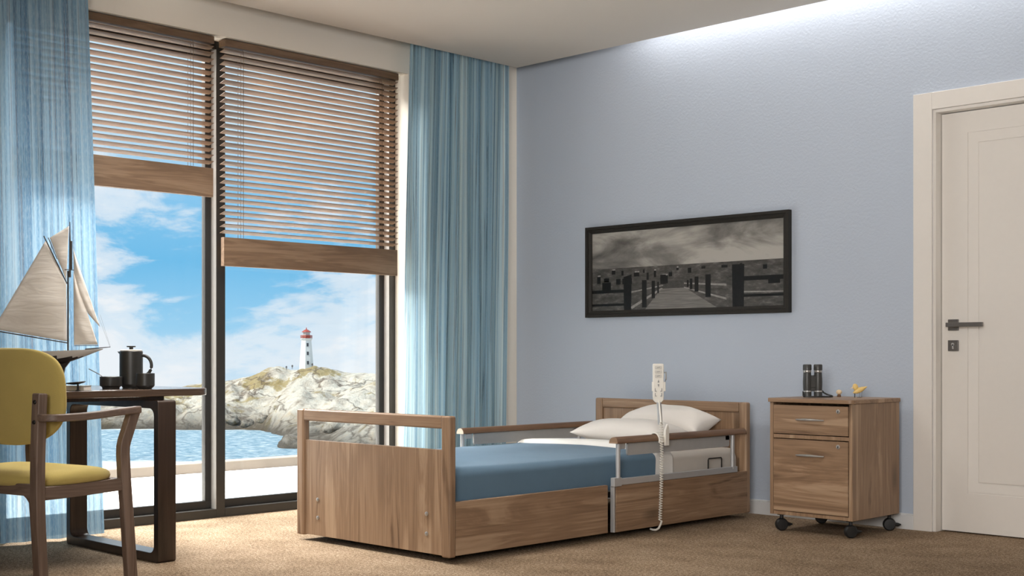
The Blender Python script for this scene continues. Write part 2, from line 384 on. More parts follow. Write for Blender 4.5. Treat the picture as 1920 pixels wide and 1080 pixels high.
# ------------------------------------------------------------------ windows
def win(name, y0, y1, label, jl, jr):
    w = thing(name, None, None, (-.165, (y0 + y1) / 2, 0)); struct(w, label, 'window')
    b = MB()
    b.box(-.23, -.12, y0 - (.045 if jl else .0), y1 + (.045 if jr else 0), 0, .046); b.box(-.23, -.12, y0, y1, 2.49, 2.535)
    if jl: b.box(-.23, -.12, y0 - .045, y0, .046, 2.535)
    if jr: b.box(-.23, -.12, y1, y1 + .045, .046, 2.535)
    b.build('frame', M['frame'], w, bevel=.002)
    if jr: box_obj('frame_edge', M['frame_lit'], w, -.169, -.1225, y1 - .0035, y1 - .0005, .046, 2.49)
    b = MB(); e = .034
    b.box(-.205, -.17, y0, y1, .046, .088); b.box(-.205, -.17, y0, y1, 2.45, 2.49); b.box(-.205, -.17, y0, y0 + e, .088, 2.45); b.box(-.205, -.17, y1 - e, y1, .088, 2.45)
    b.build('sash', M['sash'], w, bevel=.0015)
    b = MB(); b.box(-.2045, -.173, y1 - e - .004, y1 - e, .088, 2.45); b.build('sash_edge', M['sash_grey'], w)
    box_obj('pane', M['glass'], w, -.192, -.188, y0 + e, y1 - e, .088, 2.45)
    return w
w1 = win('window_1', -2.11, -.965, 'right tall window looking out on the lighthouse', False, True)
w2 = win('window_2', -3.315, -2.162, 'left tall window behind the table and sheer curtain', True, False)
b = MB(); b.box(-.23, -.12, -2.162, -2.11, 0, 2.535); b.build('post', M['frame'], w1, bevel=.002)
box_obj('post_edge', M['frame_lit'], w1, -.169, -.1225, -2.1655, -2.1622, .046, 2.49)

# ------------------------------------------------------------------ venetian blinds
def blind(y0, y1, zb, zt_bar, label):
    t = thing('venetian_blind', label, 'blind', (-.05, (y0 + y1) / 2, zb), group='wooden blinds at the windows')
    b = MB(); b.box(-.082, -.022, y0, y1, 2.492, 2.53); b.build('headrail', M['blind_dark'], t, bevel=.002)
    b = MB(); z = zt_bar + .03; tilt = math.radians(13 if zb > 1.5 else 15); w = .0235; n = int((2.485 - z) / .0329) + 1
    pitch = (2.474 - z) / (n - 1)
    for i in range(n):
        zz = z + i * pitch; Mx = Matrix.Translation((-.05, 0, zz)) @ Matrix.Rotation(-tilt, 4, 'Y')
        b.box(-w, w, y0, y1, -.0014, .0014, Mx)
    b.build('slats', M['blind'], t)
    b = MB(); b.box(-.062, -.032, y0, y1, zb, zt_bar); b.build('bottom_rail', M['blind'], t, bevel=.002)
    for yc in (y0 + .115, y1 - .125):
        b = MB(); b.tube([(-.024, yc, 2.5), (-.024, yc, zt_bar)], .0013, 6); b.tube([(-.076, yc, 2.5), (-.076, yc, zt_bar)], .0013, 6); b.tube([(-.05, yc, 2.5), (-.05, yc, zt_bar - .01)], .001, 6)
        b.build('ladder_cord', M['blind_dark'], t)
blind(-2.173, -.978, 1.335, 1.487, 'wide wooden slat blind lowered to mid height above the lighthouse view')
blind(-3.30, -2.238, 1.692, 1.842, 'wooden slat blind raised higher, partly behind the left sheer curtain')

# ------------------------------------------------------------------ curtains
def curtain(name, mat, ytop, ybot, x0, amp, folds, z0, z1, seed, label, nu=260, nv=30):
    def fn(u, v):
        z = z0 + (z1 - z0) * v
        ya = ytop[0] * v + ybot[0] * (1 - v); yb = ytop[1] * v + ybot[1] * (1 - v)
        ph = folds * 2 * PI * (u + .035 * math.sin(u * 9 + seed)) + .5 * math.sin(v * 2.3 + u * 7 + seed)
        a = amp * (.65 + .35 * math.sin(u * 17 + seed)) * (1.0 - .25 * v)
        x = x0 + a * math.sin(ph) + .3 * a * math.sin(2.3 * ph + 1.2 * seed) + .006 * math.sin(5 * v + 11 * u)
        y = ya + (yb - ya) * u + .30 * a * math.cos(ph)
        return Vector((x, y, z))
    b = MB(); b.grid(fn, nu, nv, uv=True)
    return tag(b.build(name, mat, sharp=180), label, 'curtain', 'blue striped curtains')
curtain('curtain', M['sheer_right'], (-.985, -.165), (-1.05, -.195), .084, .046, 7.3, .012, 2.9, 1.3, 'gathered blue striped curtain hanging in the corner beside the blue wall')
curtain('curtain', M['sheer_left'], (-3.85, -3.015), (-3.85, -2.915), .085, .022, 4.2, .012, 2.9, .4, 'sheer blue striped curtain at the left end of the windows behind the model boat')

# ------------------------------------------------------------------ bed
bed = thing('care_bed', 'low oak care bed with slotted footboard and wooden side rails', 'bed', (1.365, -1.26, 0))
FX0, FX1 = .832, 1.892
def bed_end(name, y0, y1, py0, py1, ptop, zt):
    p = MB().box(FX0 + .053, FX1 - .053, py0, py1, .03, ptop).build(name, M['bed_z'], bed, bevel=.001)
    for x in (FX0, FX1 - .052): MB().box(x, x + .052, y0, y1, .024, zt).build('post', M['bed_z'], p, bevel=.009, seg=3)
    MB().box(FX0 + .0525, FX1 - .0525, y0 + .001, y1 - .001, zt - .054, zt - .0005).build('top_bar', M['bed_x'], p, bevel=.008, seg=3)
    return p
fb = bed_end('footboard', -2.336, -2.296, -2.325, -2.302, .47, .613)
for x in (.984, 1.74):
    for z in (.196, .112):
        MB().lathe([(.0095, 0), (.0095, .003), (.006, .005)], 16, Matrix.Translation((x, -2.325, z)) @ Matrix.Rotation(PI / 2, 4, 'X')).build('cap_screw', M['chrome'], fb)
hb = bed_end('headboard', -.19, -.15, -.176, -.155, .5585, .613)
# side panels
for sgn, xo in ((1, 1.886), (-1, .838)):
    xi = xo - sgn * .022
    box_obj('side_panel', M['bed_y'], bed, min(xo, xi), max(xo, xi), -2.294, -1.318, .03, .254, bevel=.002)
    xo2 = xo + sgn * .016; xi2 = xo2 - sgn * .022
    box_obj('side_panel', M['bed_y'], bed, min(xo2, xi2), max(xo2, xi2), -1.275, -.194, .03, .250, bevel=.002)
    r = box_obj('lower_rail', M['silver'], bed, xo2 - .013, xo2 + .006, -1.296, -.292, .2505, .282, bevel=.003)
    box_obj('panel_edge', M['silver'], r, xo2 - .022, xo2, -1.294, -1.283, .03, .2505, bevel=.002)
    box_obj('end_clip', M['silver'], r, xo2 - .016, xo2 + .009, -1.300, -1.245, .246, .288, bevel=.003)
# underframe and casters
b = MB(); b.box(.87, 1.855, -2.28, -.2, .19, .215); b.build('mattress_base', M['black'], bed)
for x in (1.10, 1.62):
    for y in (-2.22, -.32):
        w = MB(); w.tube([(x - .012, y, .03), (x + .012, y, .03)], .03, 20); w.box(x - .02, x + .02, y - .012, y + .02, .05, .19); w.build('caster', M['black'], bed)
# rails
def handrail(xc, sgn):
    y0, y1 = -1.285, -.222
    prof = []
    for k in range(13):
        a = PI * k / 12; prof.append((xc + .027 * math.cos(a), .448 + .031 * math.sin(a)))
    t = MB().prism([(x, y0, z) for x, z in prof], (0, y1 - y0, 0)).build('hand_rail', M['rail'], bed, bevel=.004)
    MB().prism([(xc + (x - xc) * .97, y0 - .0025, .4485 + (z - .448) * .95) for x, z in prof], (0, .0023, 0)).build('end_cap', M['bed_x'] if sgn > 0 else M['rail_end'], t)
    for y in (-1.262, -.330):
        MB().tube([(xc + sgn * .008, y, .27), (xc + sgn * .008, y, .449)], .011, 16).build('rail_post', M['silver'], bed)
    def rr(ya, yb, za, zb, r):
        pts = []
        for cy, cz, a0 in ((yb - r, zb - r, 0), (ya + r, zb - r, 90), (ya + r, za + r, 180), (yb - r, za + r, 270)):
            for k in range(5):
                a = math.radians(a0 + 22.5 * k); pts.append((cy + r * math.cos(a), cz + r * math.sin(a)))
        return pts
    g = MB().prism([(xc - .004, y, z) for y, z in rr(-1.19, -.355, .388, .447, .012)], (.010, 0, 0)).build('guard_panel', M['guard'], bed)
    for y in (-1.225, -.37):
        box_obj('bracket', M['silver'], bed, xc - .004, xc + .006, y - .022, y + .022, .42, .448, bevel=.003)
handrail(1.893, 1); handrail(.838, -1)
b = MB(); b.tube([(1.868, -.50, .24), (1.868, -.498, .325), (1.868, -.494, .330), (1.868, -.385, .330), (1.868, -.381, .325), (1.868, -.38, .24)], .0036, 8); b.build('mattress_stop', M['bolt'], bed)
# mattress
def pad(b, x0, x1, y0, y1, z0, z1, r, nx=26, ny=40, wob=0.0, seed=0, bottom=True, crown=0.0, r0=True, r1=True, drop0=0.0, drop1=0.0):
    """soft box: superelliptic edges"""
    def fn(u, v):
        y = y0 + (y1 - y0) * v
        return y
    prof = []
    n = 6
    prof.append((x0, z0))
    for k in range(n + 1):
        a = PI - (PI / 2) * k / n; prof.append((x0 + r + r * math.cos(a), z1 - r + r * math.sin(a)))
    for k in range(1, 10): prof.append((x0 + r + (x1 - x0 - 2 * r) * k / 10, z1))
    for k in range(n + 1):
        a = PI / 2 - (PI / 2) * k / n; prof.append((x1 - r + r * math.cos(a), z1 - r + r * math.sin(a)))
    prof.append((x1, z0))
    m = len(prof)
    ring = []
    ys = [y0 + r * (1 - math.cos(PI / 2 * k / 5)) for k in range(6)] + [y0 + r + (y1 - y0 - 2 * r) * k / ny for k in range(1, ny)] + [y1 - r * (1 - math.sin(PI / 2 * k / 5)) if False else y1 - r + r * math.sin(PI / 2 * k / 5) for k in range(6)]
    for y in ys:
        e = 0.0
        if r0 and y < y0 + r: e = r - math.sqrt(max(0, r * r - (y0 + r - y) ** 2))
        if r1 and y > y1 - r: e = r - math.sqrt(max(0, r * r - (y - y1 + r) ** 2))
        if drop0 and y < y0 + r: e = drop0 * (1 - math.sqrt(max(0, 1 - ((y0 + r - y) / r) ** 2)))
        if drop1 and y > y1 - r: e = drop1 * (1 - math.sqrt(max(0, 1 - ((y - y1 + r) / r) ** 2)))
        row = []
        for x, z in prof:
            zz = z - e * (1 if z > z0 + 1e-6 else 0) * min(1, (z - z0) / (z1 - z0))
            xx = x
            if wob:
                q = noise.noise(Vector((x * 2.5 + seed, y * 2.2, z * 3)))
                zz += wob * q * (1 if z > z1 - .02 else .3)
                if abs(x - x0) < r * .5 or abs(x - x1) < r * .5: xx += wob * .9 * noise.noise(Vector((y * 4 + seed, z * 6, 3)))
            c = (x - (x0 + x1) / 2) / ((x1 - x0) / 2)
            if z > z1 - r * .6: zz += crown * (1 - c * c)
            row.append(b.bm.verts.new((xx, y, zz)))
        ring.append(row)
    for i in range(len(ring) - 1):
        for k in range(m - 1): b.bm.faces.new((ring[i][k], ring[i][k + 1], ring[i + 1][k + 1], ring[i + 1][k]))
        if bottom: b.bm.faces.new((ring[i][m - 1], ring[i][0], ring[i + 1][0], ring[i + 1][m - 1]))
    if bottom: b.bm.faces.new(ring[-1])
    if r0: b.bm.faces.new(ring[0][::-1])
    return b
b = pad(MB(), .885, 1.838, -2.275, -.205, .216, .372, .035)
tag(b.build('mattress', M['mattress'], sharp=60), 'cream mattress lying in the low oak bed', 'mattress')
bl = thing('blanket', 'blue blanket tucked over the foot two thirds of the bed', 'blanket', (1.36, -1.6, .39))
b = pad(MB(), .872, 1.852, -2.288, -.915, .225, .389, .042, wob=.008, seed=3, crown=.006, bottom=False, r1=False)
b.build('cover', M['blanket'], bl, sharp=60)
b = pad(MB(), .874, 1.850, -.922, -.772, .225, .404, .046, ny=8, wob=.006, seed=5, crown=.020, bottom=False, r0=False, r1=False, drop0=.030, drop1=.022)
o = b.build('turned_down_sheet', M['linen'], bl, sharp=60); o['label'] = 'white turned down sheet band'
# pillows
def pillow(cx, cy, zb, lx, ly, h, rot, tilt, label, seed):
    t = Matrix.Translation((cx, cy, zb)) @ Matrix.Rotation(rot, 4, 'Z') @ Matrix.Rotation(tilt, 4, 'X')
    b = MB()
    for sg in (1, -1):
        def fn(u, v, sg=sg):
            a, c = 2 * u - 1, 2 * v - 1
            e = max(0.0, (1 - abs(a) ** 2.6)) ** .55 * max(0.0, (1 - abs(c) ** 2.6)) ** .55
            pin = 1 - .07 * (1 - abs(a) ** 2) * abs(c) ** 3
            x = a * lx / 2 * (1 - .05 * (1 - c * c) * abs(a) ** 3); y = c * ly / 2 * pin
            z = h * (.5 + .5 * e * (1 if sg > 0 else -.8)) + (.010 * e * noise.noise(Vector((a * 2.2 + seed, c * 2.2, sg))))
            return t @ Vector((x, y, z))
        b.grid(fn, 36, 28)
    bmesh.ops.remove_doubles(b.bm, verts=b.bm.verts[:], dist=1e-4)
    return tag(b.build('pillow', M['pillow'], sharp=180), label, 'pillow', 'white pillows on the bed')
pillow(1.44, -.615, .378, .60, .27, .15, .05, math.radians(2), 'white pillow lying flat, nearest the blanket', 1)
pillow(1.47, -.318, .392, .58, .235, .20, 0, math.radians(14), 'plump white pillow against the headboard', 4)

# ------------------------------------------------------------------ hand control on flexible arm
hc = thing('bed_hand_control', 'white bed hand control on an arm clipped to the side rail with coiled cord', 'remote control', (1.893, -.935, .478), math.radians(44.5), world=False)
def rrect(hw, hh, r, n=5):
    pts = []
    for cx, cz, a0 in ((hw - r, hh - r, 0), (-hw + r, hh - r, 90), (-hw + r, -hh + r, 180), (hw - r, -hh + r, 270)):
        for k in range(n): a = math.radians(a0 + 90 / (n - 1) * k); pts.append((cx + r * math.cos(a), cz + r * math.sin(a)))
    return pts
S = 6.33 / 2420       # metres per photo pixel at this distance; local x right, z up, y away from the viewer
px = lambda x: (x - 1239.6) * S
pz = lambda y: (815 - y) * S
cx, cz = px(1236.8), (pz(683) + pz(748)) / 2
b = MB(); b.prism([(cx + x, -.014, cz + z) for x, z in rrect(.0265, (pz(683) - pz(748)) / 2, .007)], (0, .026, 0))
b.prism([(px(1225), -.012, pz(717)), (px(1225), -.012, pz(735)), (px(1250.5), -.012, pz(735)), (px(1250.5), -.012, pz(717))], (0, .02, 0))
b.prism([(cx - .0265, -.0135, pz(742)), (cx - .025, -.0135, pz(751)), (cx - .014, -.0135, pz(756)), (cx + .014, -.0135, pz(756)), (cx + .025, -.0135, pz(751)), (cx + .0265, -.0135, pz(742))], (0, .024, 0))
body = b.build('handset', M['plastic'], hc, bevel=.003)
for k, y in enumerate((690, 698, 706)):
    MB().prism([(cx + x - .001, -.0165, pz(y) + z) for x, z in rrect(.017, .008, .004)], (0, .0025, 0)).build('button', M['pale_key'], body, bevel=.001)
    MB().prism([(cx - .008, -.0175, pz(y) - .003), (cx + .007, -.0175, pz(y) + .0005), (cx + .007, -.0175, pz(y) + .003), (cx - .008, -.0175, pz(y) - .0005)], (0, .001, 0)).build('button_symbol', M['grey_key'], body)
MB().prism([(cx - .004, -.0165, pz(718)), (cx + .004, -.0165, pz(718)), (cx, -.0165, pz(712.5))], (0, .0025, 0)).build('arrow_key', M['grey_key'], body)
MB().prism([(cx - .004, -.0165, pz(721.5)), (cx + .004, -.0165, pz(721.5)), (cx, -.0165, pz(727))], (0, .0025, 0)).build('arrow_key', M['grey_key'], body)
for y in (732, 741):
    for sg in (-1, 1):
        b = MB(); x0 = cx + sg * .0145
        b.prism([(x0 - sg * .006, -.0165, pz(y) - .008), (x0 + sg * .003, -.0165, pz(y) - .008), (x0 + sg * .003, -.0165, pz(y) + .008), (x0, -.0165, pz(y) + .008), (x0, -.0165, pz(y) - .005), (x0 - sg * .006, -.0165, pz(y) - .005)], (0, .0025, 0))
        b.build('position_key', M['grey_key'], body)
b = MB(); b.tube([(px(1248), .012, pz(700)), (px(1252), .016, pz(699)), (px(1252.5), .018, pz(712)), (px(1249), .012, pz(721))], .004, 8); b.build('hook', M['guard'], body)
b = MB(); b.tube([(cx + .003, .002, pz(752)), (px(1239.5), .005, pz(770)), (px(1241), .007, pz(797))], .0115, 14); b.build('arm', M['silver'], hc)
# clamp: ring around the hand rail (rail runs along world y, i.e. local direction)
rd = Matrix.Rotation(-math.radians(44.5), 4, 'Z')
b = MB(); ring = []
for k in range(25):
    a = -.35 + (PI + .7) * k / 24; ring.append((math.cos(a), math.sin(a)))
outer = [(.036 * c, -.0275 + .040 * s_) for c, s_ in ring]; inner = [(.0285 * c, -.0275 + .0325 * s_) for c, s_ in ring][::-1]
n = len(outer)
vo = lambda pts, yy: [b.bm.verts.new(rd @ Vector((p[0], yy, p[1]))) for p in pts]
O0, O1, I0, I1 = vo(outer, -.045), vo(outer, .024), vo(inner[::-1], -.045), vo(inner[::-1], .024)
for k in range(n - 1):
    for q in ((O0[k], O0[k + 1], O1[k + 1], O1[k]), (I0[k], I1[k], I1[k + 1], I0[k + 1]), (O0[k], I0[k], I0[k + 1], O0[k + 1]), (O1[k], O1[k + 1], I1[k + 1], I1[k])): b.bm.faces.new(q)
for k in (0, n - 1): b.bm.faces.new((O0[k], O1[k], I1[k], I0[k]))
b.prism([(rd @ Vector((.030, y, z))) for y, z in ((-.005, -.055), (.022, -.055), (.022, .03), (.012, .05), (-.005, .02))], rd @ Vector((.012, 0, 0)))
b.build('clamp', M['plastic'], hc, bevel=.001)
# coiled cord
pts = []; turns = 40; N_ = turns * 9
P0 = Vector((px(1240), -.052, pz(792))); P1 = Vector((px(1239.5), -.050, pz(975)))
for i in range(N_ + 1):
    t = i / N_; c = P0.lerp(P1, t); c.x += .004 * math.sin(t * 4.0); r = .0075
    a = 2 * PI * turns * t
    pts.append(c + Vector((r * math.cos(a), r * math.sin(a), 0)))
b = MB(); b.tube(pts, .0025, 6); b.tube([P0 + Vector((.0, 0, 0)), (px(1240), -.03, pz(780)), (px(1238.5), -.022, pz(762)), (cx + .003, -.012, pz(752))], .0045, 8)
e = pts[-1]
b.tube([e, (px(1239), -.050, pz(982)), (px(1236), -.048, pz(989)), (px(1231), -.042, pz(992.5)), (px(1226), -.03, pz(993)), (px(1222), -.012, pz(992))], .0052, 8)
b.build('coiled_cord', M['plastic'], hc)

# ------------------------------------------------------------------ bedside cabinet
ns = thing('bedside_cabinet', 'oak bedside cabinet on black casters with two steel handles', 'cabinet', (2.485, -.3, 0))
X0, X1, Y0, Y1 = 2.262, 2.715, -.530, -.080
b = MB(); b.box(X0, X0 + .019, Y0, Y1, .085, .635); b.box(X1 - .019, X1, Y0, Y1, .085, .635); b.box(X0 + .019, X1 - .019, Y1 - .012, Y1, .085, .635); b.box(X0 + .019, X1 - .019, Y0 + .004, Y1 - .012, .085, .103); b.box(X0 + .019, X1 - .019, Y0 + .004, Y1 - .012, .460, .479)
b.build('carcass', M['bed_z'], ns, bevel=.0015)
b = MB()
pts = []
for (qx, qy, a0) in ((X1 + .008 - .03, Y1 + .0 - .004, 0), (X0 - .008 + .004, Y1 - .004, 90), (X0 - .008 + .012, Y0 - .014 + .012, 180), (X1 + .008 - .03, Y0 - .014 + .03, 270)):
    r = {0: .004, 90: .004, 180: .012, 270: .03}[a0]
    if a0 == 0: qx = X1 + .008 - r
    for k in range(6): a = math.radians(a0 + 18 * k); pts.append((qx + r * math.cos(a), qy + r * math.sin(a), .635))
b.prism(pts, (0, 0, .020)); b.build('cabinet_top', M['bed_x'], ns, bevel=.003)
def front(name, z0, z1, zh, zl):
    f = box_obj(name, M['bed_x'], ns, X0 + .022, X1 - .022, Y0 - .002, Y0 + .018, z0, z1, bevel=.001)
    hx = []
    for k in range(13):
        t = k / 12; hx.append((2.412 + .152 * t, Y0 - .003 - .020 * math.sin(PI * t) ** .6, zh + .002 * math.sin(PI * t)))
    MB().tube(hx, [.0035 + .003 * math.sin(PI * k / 12) for k in range(13)], 10).build('handle', M['chrome'], f)
    lk = MB().lathe([(.010, 0), (.010, .003), (.008, .004)], 20, Matrix.Translation((2.641, Y0 - .002, zl)) @ Matrix.Rotation(PI / 2, 4, 'X')).build('lock', M['chrome'], f)
    box_obj('keyhole', M['black'], f, 2.6395, 2.6425, Y0 - .0068, Y0 - .0055, zl - .005, zl + .005)
    return f
front('drawer', .4835, .622, .553, .598)
front('door', .106, .456, .381, .431)
for (x, y) in ((2.30, -.485), (2.68, -.485), (2.30, -.115), (2.68, -.115)):
    b = MB(); ax = Vector((.80, -.6, 0)).normalized(); c = Vector((x, y, .032))
    if y > -.2: ax = Vector((.6, -.8, 0))
    Mx = Matrix.Translation(c) @ ax.to_track_quat('Z', 'Y').to_matrix().to_4x4()
    b.lathe([(.010, -.017), (.026, -.016), (.031, -.009), (.032, 0), (.031, .009), (.026, .016), (.010, .017)], 24, Mx)
    b.tube([(x, y, .045), (x, y, .080)], .009, 12); b.lathe([(.022, .079), (.022, .0848)], 16, Matrix.Translation((x, y, 0)))
    cs = b.build('caster', M['black'], ns)
    d = Vector((ax.y, -ax.x, 0)) * (1 if y > -.2 else -1)
    if d.dot(RX) < 0: d = -d
    p = c + d * .026; MB().tube([p, p + d * .016 + Vector((0, 0, -.002)), p + d * .03 + Vector((0, 0, -.001))], [.010, .009, .003], 8).build('brake_lever', M['black'], cs)

# binoculars
bi = thing('binoculars', 'black binoculars standing upright on the bedside cabinet', 'binoculars', (2.38, -.33, .6552), math.radians(44), world=False)
for sx in (-.0268, .0268):
    Mx = Matrix.Translation((sx, 0, 0))
    br = MB().lathe([(.0185, 0), (.0205, .002), (.0205, .026), (.0195, .028), (.0195, .034), (.0205, .045), (.0212, .075), (.0195, .112), (.0185, .124)], 28, Mx).build('barrel', M['bino'], bi)
    MB().lathe([(.0196, .1245), (.0200, .126), (.0200, .1325), (.0196, .134)], 28, Mx).build('silver_ring', M['chrome'], br)
    MB().lathe([(.0212, .0275), (.0216, .029), (.0216, .0315), (.0212, .033)], 28, Mx).build('silver_ring', M['silver'], br)
    MB().lathe([(.0188, .1345), (.0212, .136), (.0212, .160), (.0190, .1635), (.0150, .1640), (.0140, .158)], 28, Mx).build('eyecup', M['bino'], br)
b = MB(); b.box(-.018, .018, -.013, .013, .05, .105); b.box(-.02, .02, -.010, .010, .03, .05); b.lathe([(.011, .085), (.012, .087), (.012, .108), (.010, .110)], 20)
b.build('bridge', M['bino'], bi, bevel=.003)
st = [(.028, .012, .030), (.05, .015, .031), (.058, .02, .024), (.075, .012, .014), (.098, .0, .006), (.085, -.022, .0035), (.05, -.028, .0035), (.0, -.03, .0035), (-.04, -.026, .004), (-.05, -.012, .012), (-.045, 0, .03), (-.028, .012, .032)]
def smooth(pts, k=6):
    pts = [Vector(p) for p in pts]; out = []
    for i in range(len(pts) - 1):
        p0, p1, p2, p3 = pts[max(i - 1, 0)], pts[i], pts[i + 1], pts[min(i + 2, len(pts) - 1)]
        for j in range(k):
            t = j / k
            out.append(.5 * ((2 * p1) + (p2 - p0) * t + (2 * p0 - 5 * p1 + 4 * p2 - p3) * t * t + (3 * p1 - p0 - 3 * p2 + p3) * t ** 3))
    out.append(pts[-1]); return out
b = MB(); b.tube(smooth(st), .003, 8, sec=[(-.7, -1.3), (.7, -1.3), (.7, 1.3), (-.7, 1.3)]); b.build('strap', M['black'], bi)
# yellow bird figurine
bd = thing('bird_figurine', 'yellow wooden bird figurine on wire legs at the cabinet corner', 'figurine', (2.575, -.225, .6552), math.radians(44), world=False)
b = MB(); Mx = Matrix.Translation((.004, 0, .038)) @ Matrix.Rotation(-.42, 4, 'Y')
prof = [(.001, -.036), (.006, -.030), (.012, -.016), (.0135, 0), (.011, .014), (.006, .028), (.002, .040)]
b.lathe(prof, 20, Mx @ Matrix.Rotation(PI / 2, 4, 'Y')); b.build('body', M['bird'], bd)
b = MB(); b.ell((0, 0, 0), .0135, .011, .018, Matrix.Translation((-.016, 0, .052)) @ Matrix.Rotation(-.35, 4, 'Y')); b.build('head', M['bird'], bd)
b = MB(); b.lathe([(.0045, 0), (.003, .008), (.0008, .016)], 10, Matrix.Translation((-.026, 0, .052)) @ Matrix.Rotation(-PI / 2 - .5, 4, 'Y')); b.build('beak', M['bird_pale'], bd)
for x, zt in ((-.013, .04), (.004, .03), (.016, .033)):
    if x < 0: continue
    MB().tube([(x, 0, zt), (x - .002, 0, .0012), (x - .012, 0, .0012)], .0011, 6).build('leg', M['bolt'], bd)
MB().tube([(-.019, .002, .042), (-.019, .002, .0005)], .0022, 8).build('post', M['black'], bd)
ob = thing('ball_ornament', 'small round cream ornament on a brown foot beside the binoculars', 'ornament', (2.428, -.16, .6552), 0, world=False)
MB().lathe([(.010, 0), (.011, .003), (.008, .010), (.006, .013)], 16).build('foot', M['foot_wood'], ob)
b = MB(); b.ell((0, 0, .0235), .0145, .0145, .0125); b.build('ball', M['bird_pale'], ob)

# ------------------------------------------------------------------ framed picture
pf = thing('framed_picture', 'dark framed black and white photograph of a beach boardwalk', 'picture', (1.3325, 0, 1.366))
X0, X1, Z0, Z1 = .614, 2.051, 1.092, 1.640
b = MB()
def ringf(b, a, bb, ya, yb, off=0):
    A = [(X0 + a, ya, Z0 + a), (X1 - a, ya, Z0 + a), (X1 - a, ya, Z1 - a), (X0 + a, ya, Z1 - a)]
    B = [(X0 + bb, yb, Z0 + bb), (X1 - bb, yb, Z0 + bb), (X1 - bb, yb, Z1 - bb), (X0 + bb, yb, Z1 - bb)]
    for q in range(4): r = (q + 1) % 4; b.poly([A[q], A[r], B[r], B[q]])
for a, bb, ya, yb in ((0, 0, 0, -.032), (0, .016, -.032, -.034), (.016, .019, -.034, -.026), (.019, .028, -.026, -.029), (.028, .040, -.029, -.018), (.040, .040, -.018, -.006)): ringf(b, a, bb, ya, yb)
b.poly([(X0, -.001, Z0), (X1, -.001, Z0), (X1, -.001, Z1), (X0, -.001, Z1)])
bmesh.ops.remove_doubles(b.bm, verts=b.bm.verts[:], dist=1e-5)
M['pic_frame'] = plain('charcoal_frame', (.030, .028, .025), .6, var=.1, spec=.15)
fr_ = b.build('frame', M['pic_frame'], pf, sharp=20)
# print: flat layers of tone
PX0, PX1, PZ0, PZ1 = X0 + .038, X1 - .038, Z0 + .038, Z1 - .038
def pic_mat(name, kind):
    m, nt, out = new_mat(name); v = mapped(nt)
    if kind == 'sky':
        n = noi(nt, mapped(nt, (2.2, 1, 7), rot=(0, .16, 0), loc=(.7, 0, .2)), 1.0, 6, .6, .5); n2 = noi(nt, mapped(nt, (1.1, 1, 3.2), rot=(0, .25, 0), loc=(3.3, 0, .9)), 1.0, 4, .55, .3)
        f = mth(nt, 'ADD', mth(nt, 'MULTIPLY', n, .6), mth(nt, 'MULTIPLY', n2, .5))
        c = ramp(nt, f, ((.43, (.085, .081, .075)), (.52, (.20, .19, .175)), (.62, (.42, .40, .365))))
    elif kind == 'sand':
        n = noi(nt, mapped(nt, (14, 1, 40)), 1.0, 5, .7)
        c = ramp(nt, n, ((.3, (.035, .033, .030)), (.55, (.085, .080, .073)), (.75, (.20, .19, .175))))
    elif kind == 'plank':
        sx = nd(nt, 'ShaderNodeSeparateXYZ', {0: v}); n = noi(nt, mapped(nt, (6, 1, 120)), 1.0, 3)
        c = ramp(nt, n, ((.35, (.12, .113, .104)), (.7, (.24, .228, .21))))
    else:
        n = noi(nt, v, 60, 3); k = {'dark': .008, 'rail': .27, 'grey': .06}[kind]
        c = ramp(nt, n, ((.3, (k * .75, k * .72, k * .67)), (.7, (k * 1.2, k * 1.15, k * 1.08))))
    princ(nt, out, c, .30, spec=.25); return m
pm = [pic_mat('print_' + k, k) for k in ('sky', 'sand', 'plank', 'dark', 'rail', 'grey')]
b = MB()
# photo-picture coordinates: s 0..1 left-right, t 0..1 top-bottom of the print
def pp(s, t, lay): return (PX0 + (PX1 - PX0) * s, -.0100 - .0002 * lay, PZ1 + (PZ0 - PZ1) * t)
def quad(s0, t0, s1, t1, lay): b.poly([pp(s0, t1, lay), pp(s1, t1, lay), pp(s1, t0, lay), pp(s0, t0, lay)])
def pl(pts, lay): b.poly([pp(s, t, lay) for s, t in pts])
b.mi = 0; quad(0, 0, 1, .475, 0)
b.mi = 1; quad(0, .462, 1, 1, 1)
b.mi = 2; pl([(.30, 1), (.68, 1), (.515, .745), (.39, .745)], 2)
b.mi = 5; pl([(.39, .745), (.515, .745), (.505, .655), (.405, .655)], 2)
rp = random.Random(3)
for s, t, w_, h_ in ((.03, .56, .02, .09), (.06, .64, .05, .10), (.07, .585, .03, .05), (.14, .60, .025, .07), (.17, .50, .012, .06), (.115, .49, .02, .05), (.24, .53, .03, .05), (.31, .54, .012, .09), (.35, .52, .012, .08), (.39, .585, .035, .10), (.43, .55, .018, .05), (.53, .51, .018, .06), (.90, .52, .02, .05), (.925, .66, .055, .08), (.29, .50, .01, .04), (.47, .5, .012, .03), (.60, .5, .02, .03), (.70, .5, .03, .03), (.79, .49, .012, .03)):
    b.mi = 3; quad(s, t, s + w_, t + h_, 3)
    b.mi = 4 if rp.random() < .35 else 5; quad(s + w_ * .2, t - .018, s + w_, t, 3)
